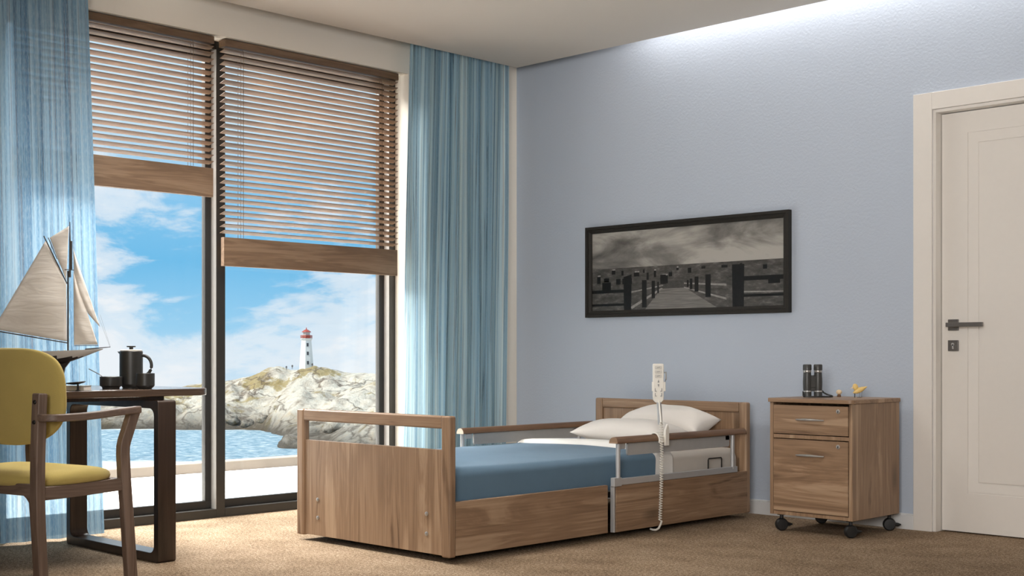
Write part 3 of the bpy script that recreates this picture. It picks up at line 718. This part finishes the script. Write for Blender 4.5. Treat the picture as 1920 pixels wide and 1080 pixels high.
# hand rails of the boardwalk and its posts
b.mi = 4
pl([(.22, .765), (.40, .700), (.40, .712), (.22, .785)], 4); pl([(.22, .96), (.39, .735), (.40, .745), (.23, .985)], 4)
pl([(.725, .885), (.51, .735), (.51, .748), (.725, .91)], 4); pl([(.725, .72), (.51, .685), (.51, .70), (.725, .745)], 4)
b.mi = 3
for s, w_, t0, t1 in ((.285, .026, .63, .97), (.338, .018, .645, .86), (.368, .010, .66, .80), (.385, .03, .575, .69), (.62, .027, .60, .87), (.565, .020, .62, .80), (.54, .014, .64, .77), (.525, .010, .655, .74)): quad(s, t0, s + w_, t1, 5)
quad(0, .735, .19, .775, 5); quad(0, .91, .19, .94, 5); pl([(.185, 1), (.225, 1), (.228, .55), (.182, .58)], 6); quad(.176, .60, .230, .67, 7)
pl([(.755, .995), (.81, .995), (.812, .50), (.752, .50)], 6); quad(.80, .645, 1, .695, 5); quad(.80, .855, 1, .885, 5)
b.mi = 4; pl([(.81, .815), (1, .83), (1, .84), (.81, .835)], 4)
pr = b.build('print', pm, pf, sharp=180)

# ------------------------------------------------------------------ table
tb = thing('dining_table', 'dark walnut table with rounded top and loop legs by the left window', 'table', (.6, -3.6, 0))
def rr_xy(x0, x1, y0, y1, r, z, n=9):
    pts = []
    for qx, qy, a0 in ((x1 - r, y1 - r, 0), (x0 + r, y1 - r, 90), (x0 + r, y0 + r, 180), (x1 - r, y0 + r, 270)):
        for k in range(n): a = math.radians(a0 + 90 / (n - 1) * k); pts.append((qx + r * math.cos(a), qy + r * math.sin(a), z))
    return pts
MB().prism(rr_xy(.165, .985, -4.75, -2.865, .12, .693), (0, 0, .030)).build('table_top', M['table_y'], tb, bevel=.004)
def loop_leg(y0, y1):
    b = MB(); n = 6
    def ring(x0, x1, z0, z1, r):
        pts = []
        for qx, qz, a0 in ((x1 - r, z1 - r, 0), (x0 + r, z1 - r, 90), (x0 + r, z0 + r, 180), (x1 - r, z0 + r, 270)):
            for k in range(n): a = math.radians(a0 + 90 / (n - 1) * k); pts.append((qx + r * math.cos(a), qz + r * math.sin(a)))
        return pts
    O = ring(.20, 1.008, 0.0, .677, .012); I = ring(.235, .973, .038, .642, .035); L = len(O)
    V = lambda pts, y: [b.bm.verts.new((p[0], y, p[1])) for p in pts]
    O0, O1, I0, I1 = V(O, y0), V(O, y1), V(I, y0), V(I, y1)
    for k in range(L):
        j = (k + 1) % L
        for q in ((O0[k], O0[j], I0[j], I0[k]), (O1[k], I1[k], I1[j], O1[j]), (O0[k], O1[k], O1[j], O0[j]), (I0[k], I0[j], I1[j], I1[k])): b.bm.faces.new(q)
    b.build('loop_leg', M['table_z'], tb, bevel=.003)
loop_leg(-3.165, -3.08); loop_leg(-4.53, -4.445)
for x in (.30, .86): box_obj('beam', M['table_z'], tb, x, x + .06, -4.53, -3.085, .677, .693)

# french press, mug, bowl cup
def lathe_thing(o, name, prof, mat, parent, **k): return MB().lathe(prof, 40, **k).build(name, mat, parent, sharp=30)
TZ = .7232
p = W((246 - 960) / 2420 * 5.53, 5.53, TZ)
pr_ = thing('coffee_press', 'tall matte black coffee press with knob lid standing on the table', 'coffee pot', p, math.radians(44.5), world=False)
MB().lathe([(.036, 0), (.036, .004), (.040, .010), (.048, .018), (.0485, .024), (.0485, .158), (.0465, .160), (.0455, .157)], 40).build('pot', M['ceramic'], pr_)
MB().lathe([(.0455, .1575), (.0455, .1635), (.040, .166), (.008, .167)], 40).build('lid', M['ceramic_lid'], pr_)
MB().lathe([(.008, .1672), (.008, .176), (.0185, .177), (.0190, .180), (.0185, .182)], 28).build('plunger_knob', M['ceramic'], pr_)
b = MB(); b.prism([(-.040, -.016, .158), (-.064, 0, .1575), (-.040, .016, .158), (-.044, .006, .135), (-.046, 0, .128), (-.044, -.006, .135)], (.004, 0, .0008)); b.build('spout', M['ceramic'], pr_)
hp = []
for k in range(17): a = math.radians(100 - 200 * k / 16); hp.append((.050 + .037 * math.cos(a) if True else 0, 0, .098 + .043 * math.sin(a)))
MB().tube(hp, .0068, 12).build('handle', M['ceramic'], pr_)
mg = thing('mug', 'taller matte black mug, right of the coffee press', 'mug', W((272.5 - 960) / 2420 * 5.435, 5.435, TZ), 0, group='matte black cups on the table', world=False)
MB().lathe([(.026, 0), (.027, .003), (.034, .009), (.0385, .015), (.0385, .066), (.0365, .0665), (.0355, .064), (.0350, .020), (.010, .012)], 40).build('cup', M['ceramic'], mg)
cp = thing('bowl_cup', 'low matte black bowl cup with a spoon, left of the coffee press', 'cup', W((208 - 960) / 2420 * 5.45, 5.45, TZ), 0, group='matte black cups on the table', world=False)
MB().lathe([(.035, 0), (.036, .006), (.0365, .008), (.045, .013), (.046, .018), (.046, .052), (.044, .0525), (.043, .050), (.0425, .020), (.010, .014)], 40).build('cup', M['ceramic'], cp)
sp_ = thing('teaspoon', 'thin teaspoon leaning out of the low bowl cup', 'spoon', W((200 - 960) / 2420 * 5.45, 5.45, TZ + .0245), math.radians(44.5), world=False)
b = MB(); b.tube([(.018, 0, -.0005), (-.030, 0, .036), (-.075, 0, .060)], [.0016, .0015, .002], 8); b.ell((.022, 0, -.002), .008, .006, .002); b.build('spoon', M['brass'], sp_)
# book and T-shaped stand
bk = thing('book', 'pale paged book lying on the table under the model boat', 'book', W((112 - 960) / 2420 * 5.245, 5.245, TZ), math.radians(44.5), world=False)
box_obj('pages', M['paper'], bk, -.10, .113, -.047, .045, .002, .0175); b = MB(); b.box(-.102, .115, -.048, .047, 0, .002); b.box(-.102, .115, -.048, .047, .0175, .0195); b.build('cover', M['hull_white'], bk)
tt = thing('pedestal_stand', 'small black T-shaped stand at the table edge', 'ornament', W((146 - 960) / 2420 * 5.16, 5.16, TZ), math.radians(44.5), world=False)
MB().lathe([(.010, 0), (.010, .002), (.0045, .004), (.0035, .028)], 14).build('stem', M['black'], tt)
b = MB(); b.lathe([(.006, -.006), (.030, -.002), (.039, .002), (.036, .0045), (.006, .003)], 28, Matrix.Translation((-.008, 0, .031)) @ Matrix.Rotation(-.10, 4, 'Y')); b.build('dish', M['black'], tt)

# ------------------------------------------------------------------ model sailing boat
BD = 5.44; SB = BD / 2420
bt = thing('model_sailboat', 'model sailing boat with cream gaff sails on the table', 'model boat', W((131 - 960) / 2420 * BD, BD, TZ), math.radians(44.526), world=False)
bx = lambda x: (x - 131) * SB
bz = lambda y: .87 - (y - 664) * SB - TZ
# hull loft along local x
def hull():
    b = MB(); st = []; n = 30
    xs0, xs1 = bx(-75), bx(193)
    for i in range(n + 1):
        t = i / n; x = xs0 + (xs1 - xs0) * t
        beam = .052 * max(0.02, math.sin(PI * min(1, .18 + t * .82)) ** .7) * (1 if t < .85 else max(.06, (1 - t) / .15) ** .6)
        sheer = bz(659) + .010 * (2 * t - .9) ** 2
        depth = .074 * max(.03, math.sin(PI * (.06 + .92 * t))) ** 1.1
        row = []
        for k in range(13):
            a = PI * k / 12; yy = -beam * math.cos(a); d = depth * (math.sin(a) ** .8)
            row.append(b.bm.verts.new((x, yy, sheer - d)))
        st.append(row)
    for i in range(n):
        for k in range(12):
            f = b.bm.faces.new((st[i][k], st[i + 1][k], st[i + 1][k + 1], st[i][k + 1]))
            zc = sum(v.co.z for v in f.verts) / 4; f.material_index = 0 if zc > bz(669.5) + .0 else 1
        f = b.bm.faces.new((st[i][12], st[i + 1][12], st[i + 1][0], st[i][0])); f.material_index = 0
    b.bm.faces.new(st[0]); b.bm.faces.new(st[-1][::-1])
    return b.build('hull', [M['hull_white'], M['hull_black']], bt, sharp=60)
hull()
b = MB(); b.prism([(bx(80), -.006, bz(676)), (bx(133), -.006, bz(676)), (bx(122), -.006, bz(690)), (bx(117), -.006, bz(716)), (bx(96), -.006, bz(718))], (0, .012, 0)); b.build('keel', M['hull_black'], bt, bevel=.002)
b = MB(); b.box(bx(70), bx(122), -.028, .028, .0, .010); b.box(bx(96), bx(117), -.010, .010, .010, .022); b.tube([(bx(122), -.02, .010), (bx(104), -.012, bz(690))], .0018, 6); b.tube([(bx(108), -.02, bz(702)), (bx(127), -.024, .010)], .0018, 6); b.tube([(bx(88), .02, .010), (bx(100), .012, bz(690))], .0018, 6)
b.build('display_cradle', M['brass'], bt, bevel=.001)
b = MB(); b.tube([(bx(127.5), 0, bz(660)), (bx(127.5), 0, bz(508))], .0036, 10); b.tube([(bx(131), 0, bz(520)), (bx(131.5), 0, bz(470)), (bx(131), 0, bz(416))], [.0046, .0040, .0014], 10)
b.tube([(bx(124), -.018, bz(506)), (bx(141), .018, bz(506))], .0018, 8); b.tube([(bx(134), 0, bz(505)), (bx(134), 0, bz(452))], .0035, 8)
b.build('mast', M['spar'], bt)
MB().tube([(bx(127), -.004, bz(643)), (bx(-18), -.03, bz(618))], .0024, 8).build('boom', M['spar'], bt)
MB().tube([(bx(126), -.002, bz(532)), (bx(84), -.012, bz(443))], .0024, 8).build('gaff', M['spar'], bt)
MB().tube([(bx(108), -.006, bz(486)), (bx(92), -.010, bz(446))], .0018, 8).build('topsail_yard', M['spar'], bt)
MB().tube([(bx(160), 0, bz(655)), (bx(207), 0, bz(650.5))], [.0035, .0014], 8).build('bowsprit', M['spar'], bt)
MB().tube([(bx(139), .004, bz(648.5)), (bx(184), .002, bz(647.5))], .0013, 8).build('jib_boom', M['spar'], bt)
def sail(name, c4, belly, y=-.004, nu=18, nv=18, seed=0):
    """c4: four corner pixels tack, clew, peak, throat"""
    A, B_, C_, D = [Vector((bx(p[0]), y, bz(p[1]))) for p in c4]
    def fn(u, v):
        p = (A * (1 - u) + B_ * u) * (1 - v) + (D * (1 - u) + C_ * u) * v
        w_ = math.sin(PI * u) * math.sin(PI * min(1, v * .9 + .08)) * belly + .0035 * math.sin(10 * v + 5 * u + seed) * (1 - v) * u * (1 - u) * 4
        return p + Vector((0, -w_, 0))
    b = MB(); b.grid(fn, nu, nv); return b.build(name, M['sail'], bt, sharp=180, solid=.0008)
sail('mainsail', ((126, 640), (-12, 617), (87, 450), (125, 533)), .020, seed=1)
sail('topsail', ((125, 526), (109, 486), (94, 446), (130, 424)), .006, seed=2)
sail('jib', ((139.5, 560), (187, 613), (137.5, 470), (137, 466)), .010, y=.004, seed=3)
sail('staysail', ((139, 647), (184, 646), (138.5, 512), (138, 508)), .012, y=-.002, seed=4)
b = MB()
for a, c in (((187, 590), (206, 650)), ((137, 468), (205, 650)), ((131, 418), (-60, 655)), ((99, 462), (128, 493)), ((127, 508), (118, 657))): b.tube([(bx(a[0]), .006, bz(a[1])), (bx(c[0]), .006, bz(c[1]))], .00035, 4)
b.build('rigging', M['brass'], bt)
for x in (62, 84, 112, 124): MB().ell((bx(x), -.025 if x < 100 else -.018, bz(657.5)), .0022, .0022, .004, seg=8, rings=6).build('deck_fitting', M['plastic'], bt)

# ------------------------------------------------------------------ armchair
import math as _m
ca = math.radians(11.43); ef = Vector((-.198, .980, 0)); er = Vector((.980, .198, 0))
org = Vector((1.536, -3.925, 0)) - er * .243 + ef * .2
ch = thing('armchair', 'wooden armchair with yellow upholstered seat and rounded backrest', 'chair', org, ca, world=False)
SQ = [(-1, -1), (1, -1), (1, 1), (-1, 1)]
def bar(name, pts, wx, wy, mat, parent=ch, bev=.006, up=(0, 1, 0)):
    b = MB(); b.tube(pts, 1.0, up=up, sec=[(-wx, -wy), (wx, -wy), (wx, wy), (-wx, wy)]); return b.build(name, mat, parent, bevel=bev, seg=3, sharp=40)
for sx in (1, -1):
    X = .243 * sx; y0 = -.2
    o = bar('back_leg', smooth([(X, y0 + .006, 0), (X, y0 + .003, .11), (X, y0 - .008, .30), (X, y0 - .010, .44), (X, y0 - .006, .60), (X, y0 + .0, .735)], 4), .020, .019, M['chair_z'], up=(0, 1, 0))
    for z in (.705, .636):
        MB().lathe([(.0075, 0), (.0075, .004), (.006, .0055)], 16, Matrix.Translation((X, y0 - .0195 + (.0 if z > .65 else -.003), z)) @ Matrix.Rotation(PI / 2, 4, 'X')).build('bolt', M['bolt'], o)
    XF = X if sx > 0 else -.285
    bar('front_leg', [(XF, y0 + .398, 0), (XF, y0 + .390, .10), (XF, y0 + .374, .30), (XF, y0 + .363, .42), (XF, y0 + .358, .50), (XF, y0 + .359, .53), (XF, y0 + .364, .55), (X, y0 + .410, .664)], .016, .022, M['chair_z'])
    bar('armrest', smooth([(X, y0 + .0, .652), (X + .040 * sx, y0 - .006, .651), (X + .072 * sx, y0 + .035, .651), (X + .066 * sx, y0 + .16, .653), (X + .03 * sx, y0 + .31, .660), (X, y0 + .430, .664)], 5), .017, .013, M['chair_y'], up=(0, 0, 1))
    bar('side_rail', smooth([(X, y0 + .01, .388), (X, y0 + .12, .388), (X, y0 + .36, .394)], 4), .012, .023, M['chair_y'], up=(0, 0, 1), bev=.003)
bar('back_rail', [(-.23, -.2 - .008, .40), (.23, -.2 - .008, .40)], .012, .021, M['chair_x'], up=(0, 0, 1), bev=.003)
b = MB(); b.prism([(.224, -.218, .38), (.176, -.218, .38), (.191, -.218, .372), (.209, -.218, .355), (.224, -.218, .335)], (0, .020, 0)); b.build('corner_brace', M['chair_x'], ch)
bar('front_rail', [(-.23, .158, .392), (.23, .158, .392)], .012, .021, M['chair_x'], up=(0, 0, 1), bev=.003)
# seat cushion: superellipse slab, dished
def seat():
    b = MB(); nu, nr = 56, 10; cx_, cy_ = 0.0, -.030
    def outline(a):
        c, s_ = math.cos(a), math.sin(a); e = .62
        hx = .262; hy = .20 if s_ < 0 else .195
        return hx * math.copysign(abs(c) ** e, c), hy * math.copysign(abs(s_) ** e, s_)
    layers = []
    for r, dz in ((.0, .470), (.25, .470), (.5, .469), (.7, .466), (.85, .461), (.94, .453), (.985, .443), (1.0, .430), (.99, .418), (.95, .411), (.6, .411), (0.0, .411)):
        layers.append([b.bm.verts.new((cx_ + outline(2 * PI * k / nu)[0] * max(r, .001), cy_ + outline(2 * PI * k / nu)[1] * max(r, .001), (.411 + (dz - .411) * (1 - .28 * max(0, math.sin(2 * PI * k / nu)) * r)) + .004 * ((outline(2 * PI * k / nu)[1] * r) / .2))) for k in range(nu)])
    for i in range(len(layers) - 1):
        for k in range(nu): j = (k + 1) % nu; b.bm.faces.new((layers[i][k], layers[i][j], layers[i + 1][j], layers[i + 1][k]))
    bmesh.ops.remove_doubles(b.bm, verts=b.bm.verts[:], dist=.0006)
    return b.build('seat', M['yellow'], ch, sharp=180)
seat()
def backrest():
    b = MB(); nu = 72; hx, z0, z1 = .291, .545, .892; zc, hz = (z0 + z1) / 2, (z1 - z0) / 2
    def outline(a):
        c, s_ = math.cos(a), math.sin(a); e = .56 if s_ > 0 else .78
        return hx * math.copysign(abs(c) ** e, c), hz * math.copysign(abs(s_) ** e, s_)
    layers = []
    for r, d in ((0, -.006), (.3, -.006), (.6, -.006), (.85, -.005), (.95, -.003), (.99, .001), (1.0, .008), (.99, .016), (.94, .022), (.8, .027), (.5, .030), (0, .030)):
        lay = []
        for k in range(nu):
            x, z = outline(2 * PI * k / nu); x *= max(r, .001); z *= max(r, .001)
            lay.append(b.bm.verts.new((x, -.2 + .030 + d + .35 * x * x + -.05 * z, zc + z)))
        layers.append(lay)
    for i in range(len(layers) - 1):
        for k in range(nu): j = (k + 1) % nu; b.bm.faces.new((layers[i][k], layers[i][j], layers[i + 1][j], layers[i + 1][k]))
    bmesh.ops.remove_doubles(b.bm, verts=b.bm.verts[:], dist=.0006)
    return b.build('backrest', M['yellow'], ch, sharp=180)
backrest()

# ------------------------------------------------------------------ outside
struct(box_obj('deck_floor', M['deck'], None, -2.62, -.232, -12, 6, -.14, -.02), 'sunlit whitewashed plank deck outside the windows', 'deck')
struct(box_obj('deck_kerb_trim', M['deck_edge'], None, -2.76, -2.622, -12, 6, -.2, .055, bevel=.008), 'weathered grey beam along the outer edge of the deck', 'trim')
SEA = -24.0
ang = math.radians(44.526)
sea = MB().grid(lambda u, v: Vector((-420 + 620 * u, -20 + 260 * v, 0)), 2, 2).build('sea', M['sea']); sea.location = W(0, 290, SEA); sea.rotation_euler = (0, 0, ang)
struct(sea, 'choppy blue sea with white foam between deck and rocks', 'sea')
prof_ = [(-400, 790), (-150, 770), (150, 754), (200, 746), (260, 736), (320, 728), (380, 717), (425, 713), (455, 706), (490, 703), (515, 699), (545, 694), (575, 692), (620, 692), (655, 698), (700, 703), (760, 702), (900, 694), (1300, 690)]
shor_ = [(-400, 805), (150, 806), (420, 806), (545, 807), (600, 816), (640, 826), (700, 834), (760, 846), (900, 860), (1300, 870)]
def lerp(tab, x):
    if x <= tab[0][0]: return tab[0][1]
    for (a, p_), (c, q) in zip(tab, tab[1:]):
        if x <= c:
            t = (x - a) / (c - a); return p_ + (q - p_) * t
    return tab[-1][1]
VR = 480.0
def terrain(u, v):
    pxx = 960 + 2420 * u / VR
    zr = .87 - (lerp(prof_, pxx) - 664) / 2420 * VR
    vs = 24.87 * 2420 / (lerp(shor_, pxx) - 664)
    q = Vector((u, v, 0))
    vs += 9 * noise.noise(q * .05) + 4 * noise.noise(q * .16)
    t = (v - vs) / (VR - vs)
    if t < 0: return SEA - 6 * min(1, -t * 8)
    base = SEA + (zr - SEA) * (min(1, t) ** .8) - (0 if t < 1 else (t - 1) * 60)
    env = min(1, t * 6) * (1 if t < .85 else max(.12, 1 - (t - .85) * 6))
    d1 = noise.voronoi(Vector((u * .052, v * .036, 1.3)))[0][0]; d2 = noise.voronoi(Vector((u * .14, v * .09, 7.7)))[0][0]
    rk = 6.2 * (.55 - d1) + 2.4 * (.5 - d2) + 2.6 * noise.fractal(q * .035, .8, 2.1, 5) + .8 * noise.noise(q * .45)
    return base + env * rk
b = MB(); b.grid(lambda a, c: Vector((-300 + 340 * a, 320 + 260 * c, terrain(-300 + 340 * a, 320 + 260 * c))), 420, 230)
hd = b.build('rocky_hill', M['rock'], sharp=180); hd.location = W(0, 0, 0); hd.rotation_euler = (0, 0, ang)
struct(hd, 'pale granite headland across the water below the lighthouse', 'hill')
def outxyz(pxx, v, z): return W((pxx - 960) / 2420 * v, v, z)
# boulders at the waterline
bspec = [(434, 429, 2.6, 'dark boulder at the left end of the waterline row below the lighthouse'), (464, 427, 2.3, 'low yellow lichen boulder at the water edge, second in the waterline row'), (494, 428, 2.5, 'rounded lichen boulder third in the waterline row below the lighthouse'), (524, 429, 2.3, 'brown boulder at the right end of the waterline row'), (553, 344, 4.6, 'ochre boulder in the water beside the footboard post'), (630, 372, 3.6, 'pale boulder seen through the left of the footboard slot'), (682, 358, 3.4, 'rounded tan boulder seen through the footboard slot near the window frame')]
for i, (pxx, v, r, lab) in enumerate(bspec):
    c = outxyz(pxx, v, 0); uu = (pxx - 960) / 2420 * v
    z = max(terrain(uu, v), SEA - .5)
    bmb = MB(); res = bmesh.ops.create_icosphere(bmb.bm, subdivisions=4, radius=1)
    for vv in bmb.bm.verts:
        nrm = vv.co.copy(); k = 1 + .28 * noise.noise(nrm * 1.3 + Vector((i * 3, 0, 0))) + .10 * noise.noise(nrm * 3.2 + Vector((0, i, 0)))
        vv.co = Vector((nrm.x * r * k * 1.05, nrm.y * r * k, nrm.z * r * .72 * k))
    o = bmb.build('boulder', M['boulder'], sharp=180); o.location = (c.x, c.y, z + r * .12); o.rotation_euler = (0, 0, ang)
    tag(o, lab, 'rock', 'boulders along the rocky shore')
# lighthouse
lu, lv = (574.5 - 960) / 2420 * 474, 474.0
SL = 474 / 2420; lz = lambda y: .87 - (y - 664) * SL
base_z = lz(693)
lh = thing('lighthouse', 'white octagonal lighthouse with red lantern on the pale rocks', 'lighthouse', W(lu, lv, base_z - 1.5), ang, world=False)
H = lambda y: lz(y) - base_z + 1.5
MB().lathe([(14 * SL, 0), (13.6 * SL, 1.5), (11.6 * SL, H(665)), (9.6 * SL, H(641)), (9.4 * SL, H(638))], 8).build('tower', M['tower'], lh, sharp=20)
MB().lathe([(9.6 * SL, H(638)), (11.2 * SL, H(636)), (11.2 * SL, H(634.5))], 8).build('gallery_floor', M['tower'], lh, sharp=20)
b = MB()
for k in range(8):
    a = 2 * PI * k / 8; b.tube([(10.6 * SL * math.cos(a), 10.6 * SL * math.sin(a), H(634.5)), (10.6 * SL * math.cos(a), 10.6 * SL * math.sin(a), H(629))], .09, 6)
for y in (629.2, 631, 633): b.tube([(10.6 * SL * math.cos(2 * PI * k / 8), 10.6 * SL * math.sin(2 * PI * k / 8), H(y)) for k in range(8)], .14, 6, closed=True)
b.build('gallery_railing', M['red'], lh)
MB().lathe([(7.6 * SL, H(634.5)), (7.6 * SL, H(629.5))], 8).build('lantern_base', M['red'], lh, sharp=20)
MB().lathe([(6.8 * SL, H(629.5)), (6.8 * SL, H(623))], 8).build('lantern_room', M['lamp_glass'], lh, sharp=20)
MB().lathe([(9.0 * SL, H(623)), (8.6 * SL, H(622)), (4.2 * SL, H(618.8)), (1.2 * SL, H(617.6)), (.9 * SL, H(616)), (.2 * SL, H(613.5))], 8).build('lantern_roof', M['red'], lh, sharp=20)
for y in (646.5, 662.5, 680):
    r = 9.6 * SL + (13.6 - 9.6) * SL * (y - 641) / (693 - 641)
    rr_ = r * math.cos(PI / 8)
    Mx = Matrix.Rotation(math.radians(-67.5), 4, 'Z') @ Matrix.Translation((rr_ - .12, 0, H(y)))
    MB().box(0, .28, -.34, .34, -.62, .62, Mx).build('tower_window', M['dark_pane'], lh)
# tiny visitors on the rocks
def person(pxx, v, y, lab):
    sc = 1.0; z = .87 - (y - 664) / 2420 * v
    p_ = thing('person', lab, 'person', W((pxx - 960) / 2420 * v, v, z), ang, group='visitors on the rocks', world=False)
    me = bpy.data.meshes.new('person_body')
    V = [(0, 0, .92), (0, 0, 1.2), (0, 0, 1.45), (0, 0, 1.56), (0, 0, 1.68), (-.12, 0, .88), (-.15, .02, .48), (-.17, 0, .05), (.12, 0, .88), (.15, -.04, .48), (.17, 0, .05), (-.22, 0, 1.42), (-.30, .03, 1.14), (-.28, -.06, .88), (.22, 0, 1.42), (.30, .03, 1.14), (.28, -.06, .88)]
    Eg = [(0, 1), (1, 2), (2, 3), (3, 4), (0, 5), (5, 6), (6, 7), (0, 8), (8, 9), (9, 10), (2, 11), (11, 12), (12, 13), (2, 14), (14, 15), (15, 16)]
    me.from_pydata(V, Eg, []); o = bpy.data.objects.new('body', me); col.objects.link(o); o.parent = p_
    md = o.modifiers.new('skin', 'SKIN'); R_ = [.17, .16, .17, .07, .12, .10, .075, .06, .10, .075, .06, .08, .055, .045, .08, .055, .045]
    for q, r in zip(me.skin_vertices[0].data, R_): q.radius = (r, r * .85)
    me.skin_vertices[0].data[0].use_root = True
    s_ = o.modifiers.new('sub', 'SUBSURF'); s_.levels = 1; s_.render_levels = 1
    me.materials.append(M['cloth_dark'])
person(585.5, 470, 689.5, 'tiny dark figure standing on the rocks just right of the lighthouse')
person(548, 470, 692.5, 'tiny dark figure on the rocks left of the lighthouse, nearer its tower')
person(537, 470, 694.5, 'tiny dark figure on the rocks farthest left of the lighthouse')

# ------------------------------------------------------------------ sky and light
w = bpy.data.worlds.new('sky'); bpy.context.scene.world = w; w.use_nodes = True; nt = w.node_tree; nt.nodes.clear()
out = nt.nodes.new('ShaderNodeOutputWorld'); bg = nt.nodes.new('ShaderNodeBackground'); nt.links.new(bg.outputs[0], out.inputs[0])
tc = nd(nt, 'ShaderNodeTexCoord'); gv = tc.outputs['Generated']
vr = nd(nt, 'ShaderNodeVectorRotate', {'Vector': gv, 'Axis': (0, 0, 1), 'Angle': -ang}, rotation_type='AXIS_ANGLE').outputs[0]
sp = nd(nt, 'ShaderNodeSeparateXYZ', {0: vr}); X_, Y_, Z_ = sp.outputs
mp = nd(nt, 'ShaderNodeMapping', {'Vector': vr, 'Scale': (7, 7, 17), 'Rotation': (0, .42, 0), 'Location': (1.9, .3, .6)}).outputs[0]
c1 = noi(nt, mp, 1.0, 8, .58, .45)
mp2 = nd(nt, 'ShaderNodeMapping', {'Vector': vr, 'Scale': (26, 26, 85), 'Rotation': (0, .3, 0)}).outputs[0]
c2 = noi(nt, mp2, 1.0, 5, .6, .5)
bias = mth(nt, 'MULTIPLY', mth(nt, 'SUBTRACT', .055, Z_), 1.5)
lft = mth(nt, 'MULTIPLY', mth(nt, 'SUBTRACT', mth(nt, 'MULTIPLY', X_, -1.0), .238), 2.6)
lft = mth(nt, 'MAXIMUM', mth(nt, 'MINIMUM', lft, .16), -.02)
cf = mth(nt, 'ADD', mth(nt, 'ADD', c1, bias), mth(nt, 'ADD', lft, mth(nt, 'MULTIPLY', mth(nt, 'SUBTRACT', c2, .5), .22)))
cl = ramp(nt, cf, ((.46, 0.0), (.57, .7), (.68, 1.0)), 'EASE')
blue = ramp(nt, mth(nt, 'ADD', mth(nt, 'MULTIPLY', Z_, 1.0), .02), ((0.0, (.66, .82, .96)), (.04, (.34, .66, .92)), (.09, (.17, .53, .86)), (.145, (.27, .60, .90)), (.195, (.64, .81, .94)), (.5, (.50, .70, .90))))
sky = mixc(nt, cl, blue, (.90, .93, .98))
nt.links.new(sky, bg.inputs[0]); bg.inputs[1].default_value = 1.0
def sun(name, d, e, c, a):
    l = bpy.data.lights.new(name, 'SUN'); l.energy = e; l.color = c; l.angle = math.radians(a); o = bpy.data.objects.new(name, l); col.objects.link(o)
    o.rotation_euler = Vector(d).to_track_quat('-Z', 'Y').to_euler(); o.location = (-6, -6, 8); return o
sun('sun', (.20, .62, -.76), 4.4, (1, .94, .84), 1.0)
def area(name, loc, tgt, sx, sy, e, c=(1, 1, 1), spread=180):
    l = bpy.data.lights.new(name, 'AREA'); l.shape = 'RECTANGLE'; l.size = sx; l.size_y = sy; l.energy = e; l.color = c; l.spread = math.radians(spread)
    o = bpy.data.objects.new(name, l); col.objects.link(o); o.location = loc
    o.rotation_euler = (Vector(tgt) - Vector(loc)).to_track_quat('-Z', 'Y').to_euler(); return o
area('window_boost_fill', (-2.6, -2.6, 4.6), (.6, -2.4, .2), 4.5, 3.0, 2900, (1.0, .975, .95))  # added lamp outside, boosts the daylight through the windows
area('camera_side_fill', (5.7, -6.7, 1.7), (2.8, 0, 2.0), 2.0, 1.6, 70, (1.0, .97, .94), 96)  # added fill from behind the camera, not a lamp of the room
area('window_slot_fill', (.085, -2.6, 2.93), (.06, -2.6, 0), .05, 4.6, 5, (1, .97, .93))  # added fill inside the slot, brightens the wall above the windows
area('floor_fill', (1.15, -2.8, 2.66), (1.05, -2.8, 0), 1.0, 1.4, 56, (1.0, .97, .93), 130)  # added lamp above the view, lifts the floor near the windows
cove = area('cove_light', (2.35, -.095, 2.93), (2.35, -.06, 0), 2.6, .05, 15, (1, .97, .95))

sc = bpy.context.scene
sc.view_settings.view_transform = 'Standard'; sc.view_settings.look = 'None'; sc.view_settings.exposure = 0.0; sc.view_settings.gamma = 1.0
sc.cycles.use_denoising = True
sc.cycles.max_bounces = 10; sc.cycles.transparent_max_bounces = 24; sc.cycles.sample_clamp_indirect = 6
for o in list(bpy.data.objects):
    if '_abs' in o: del o['_abs']
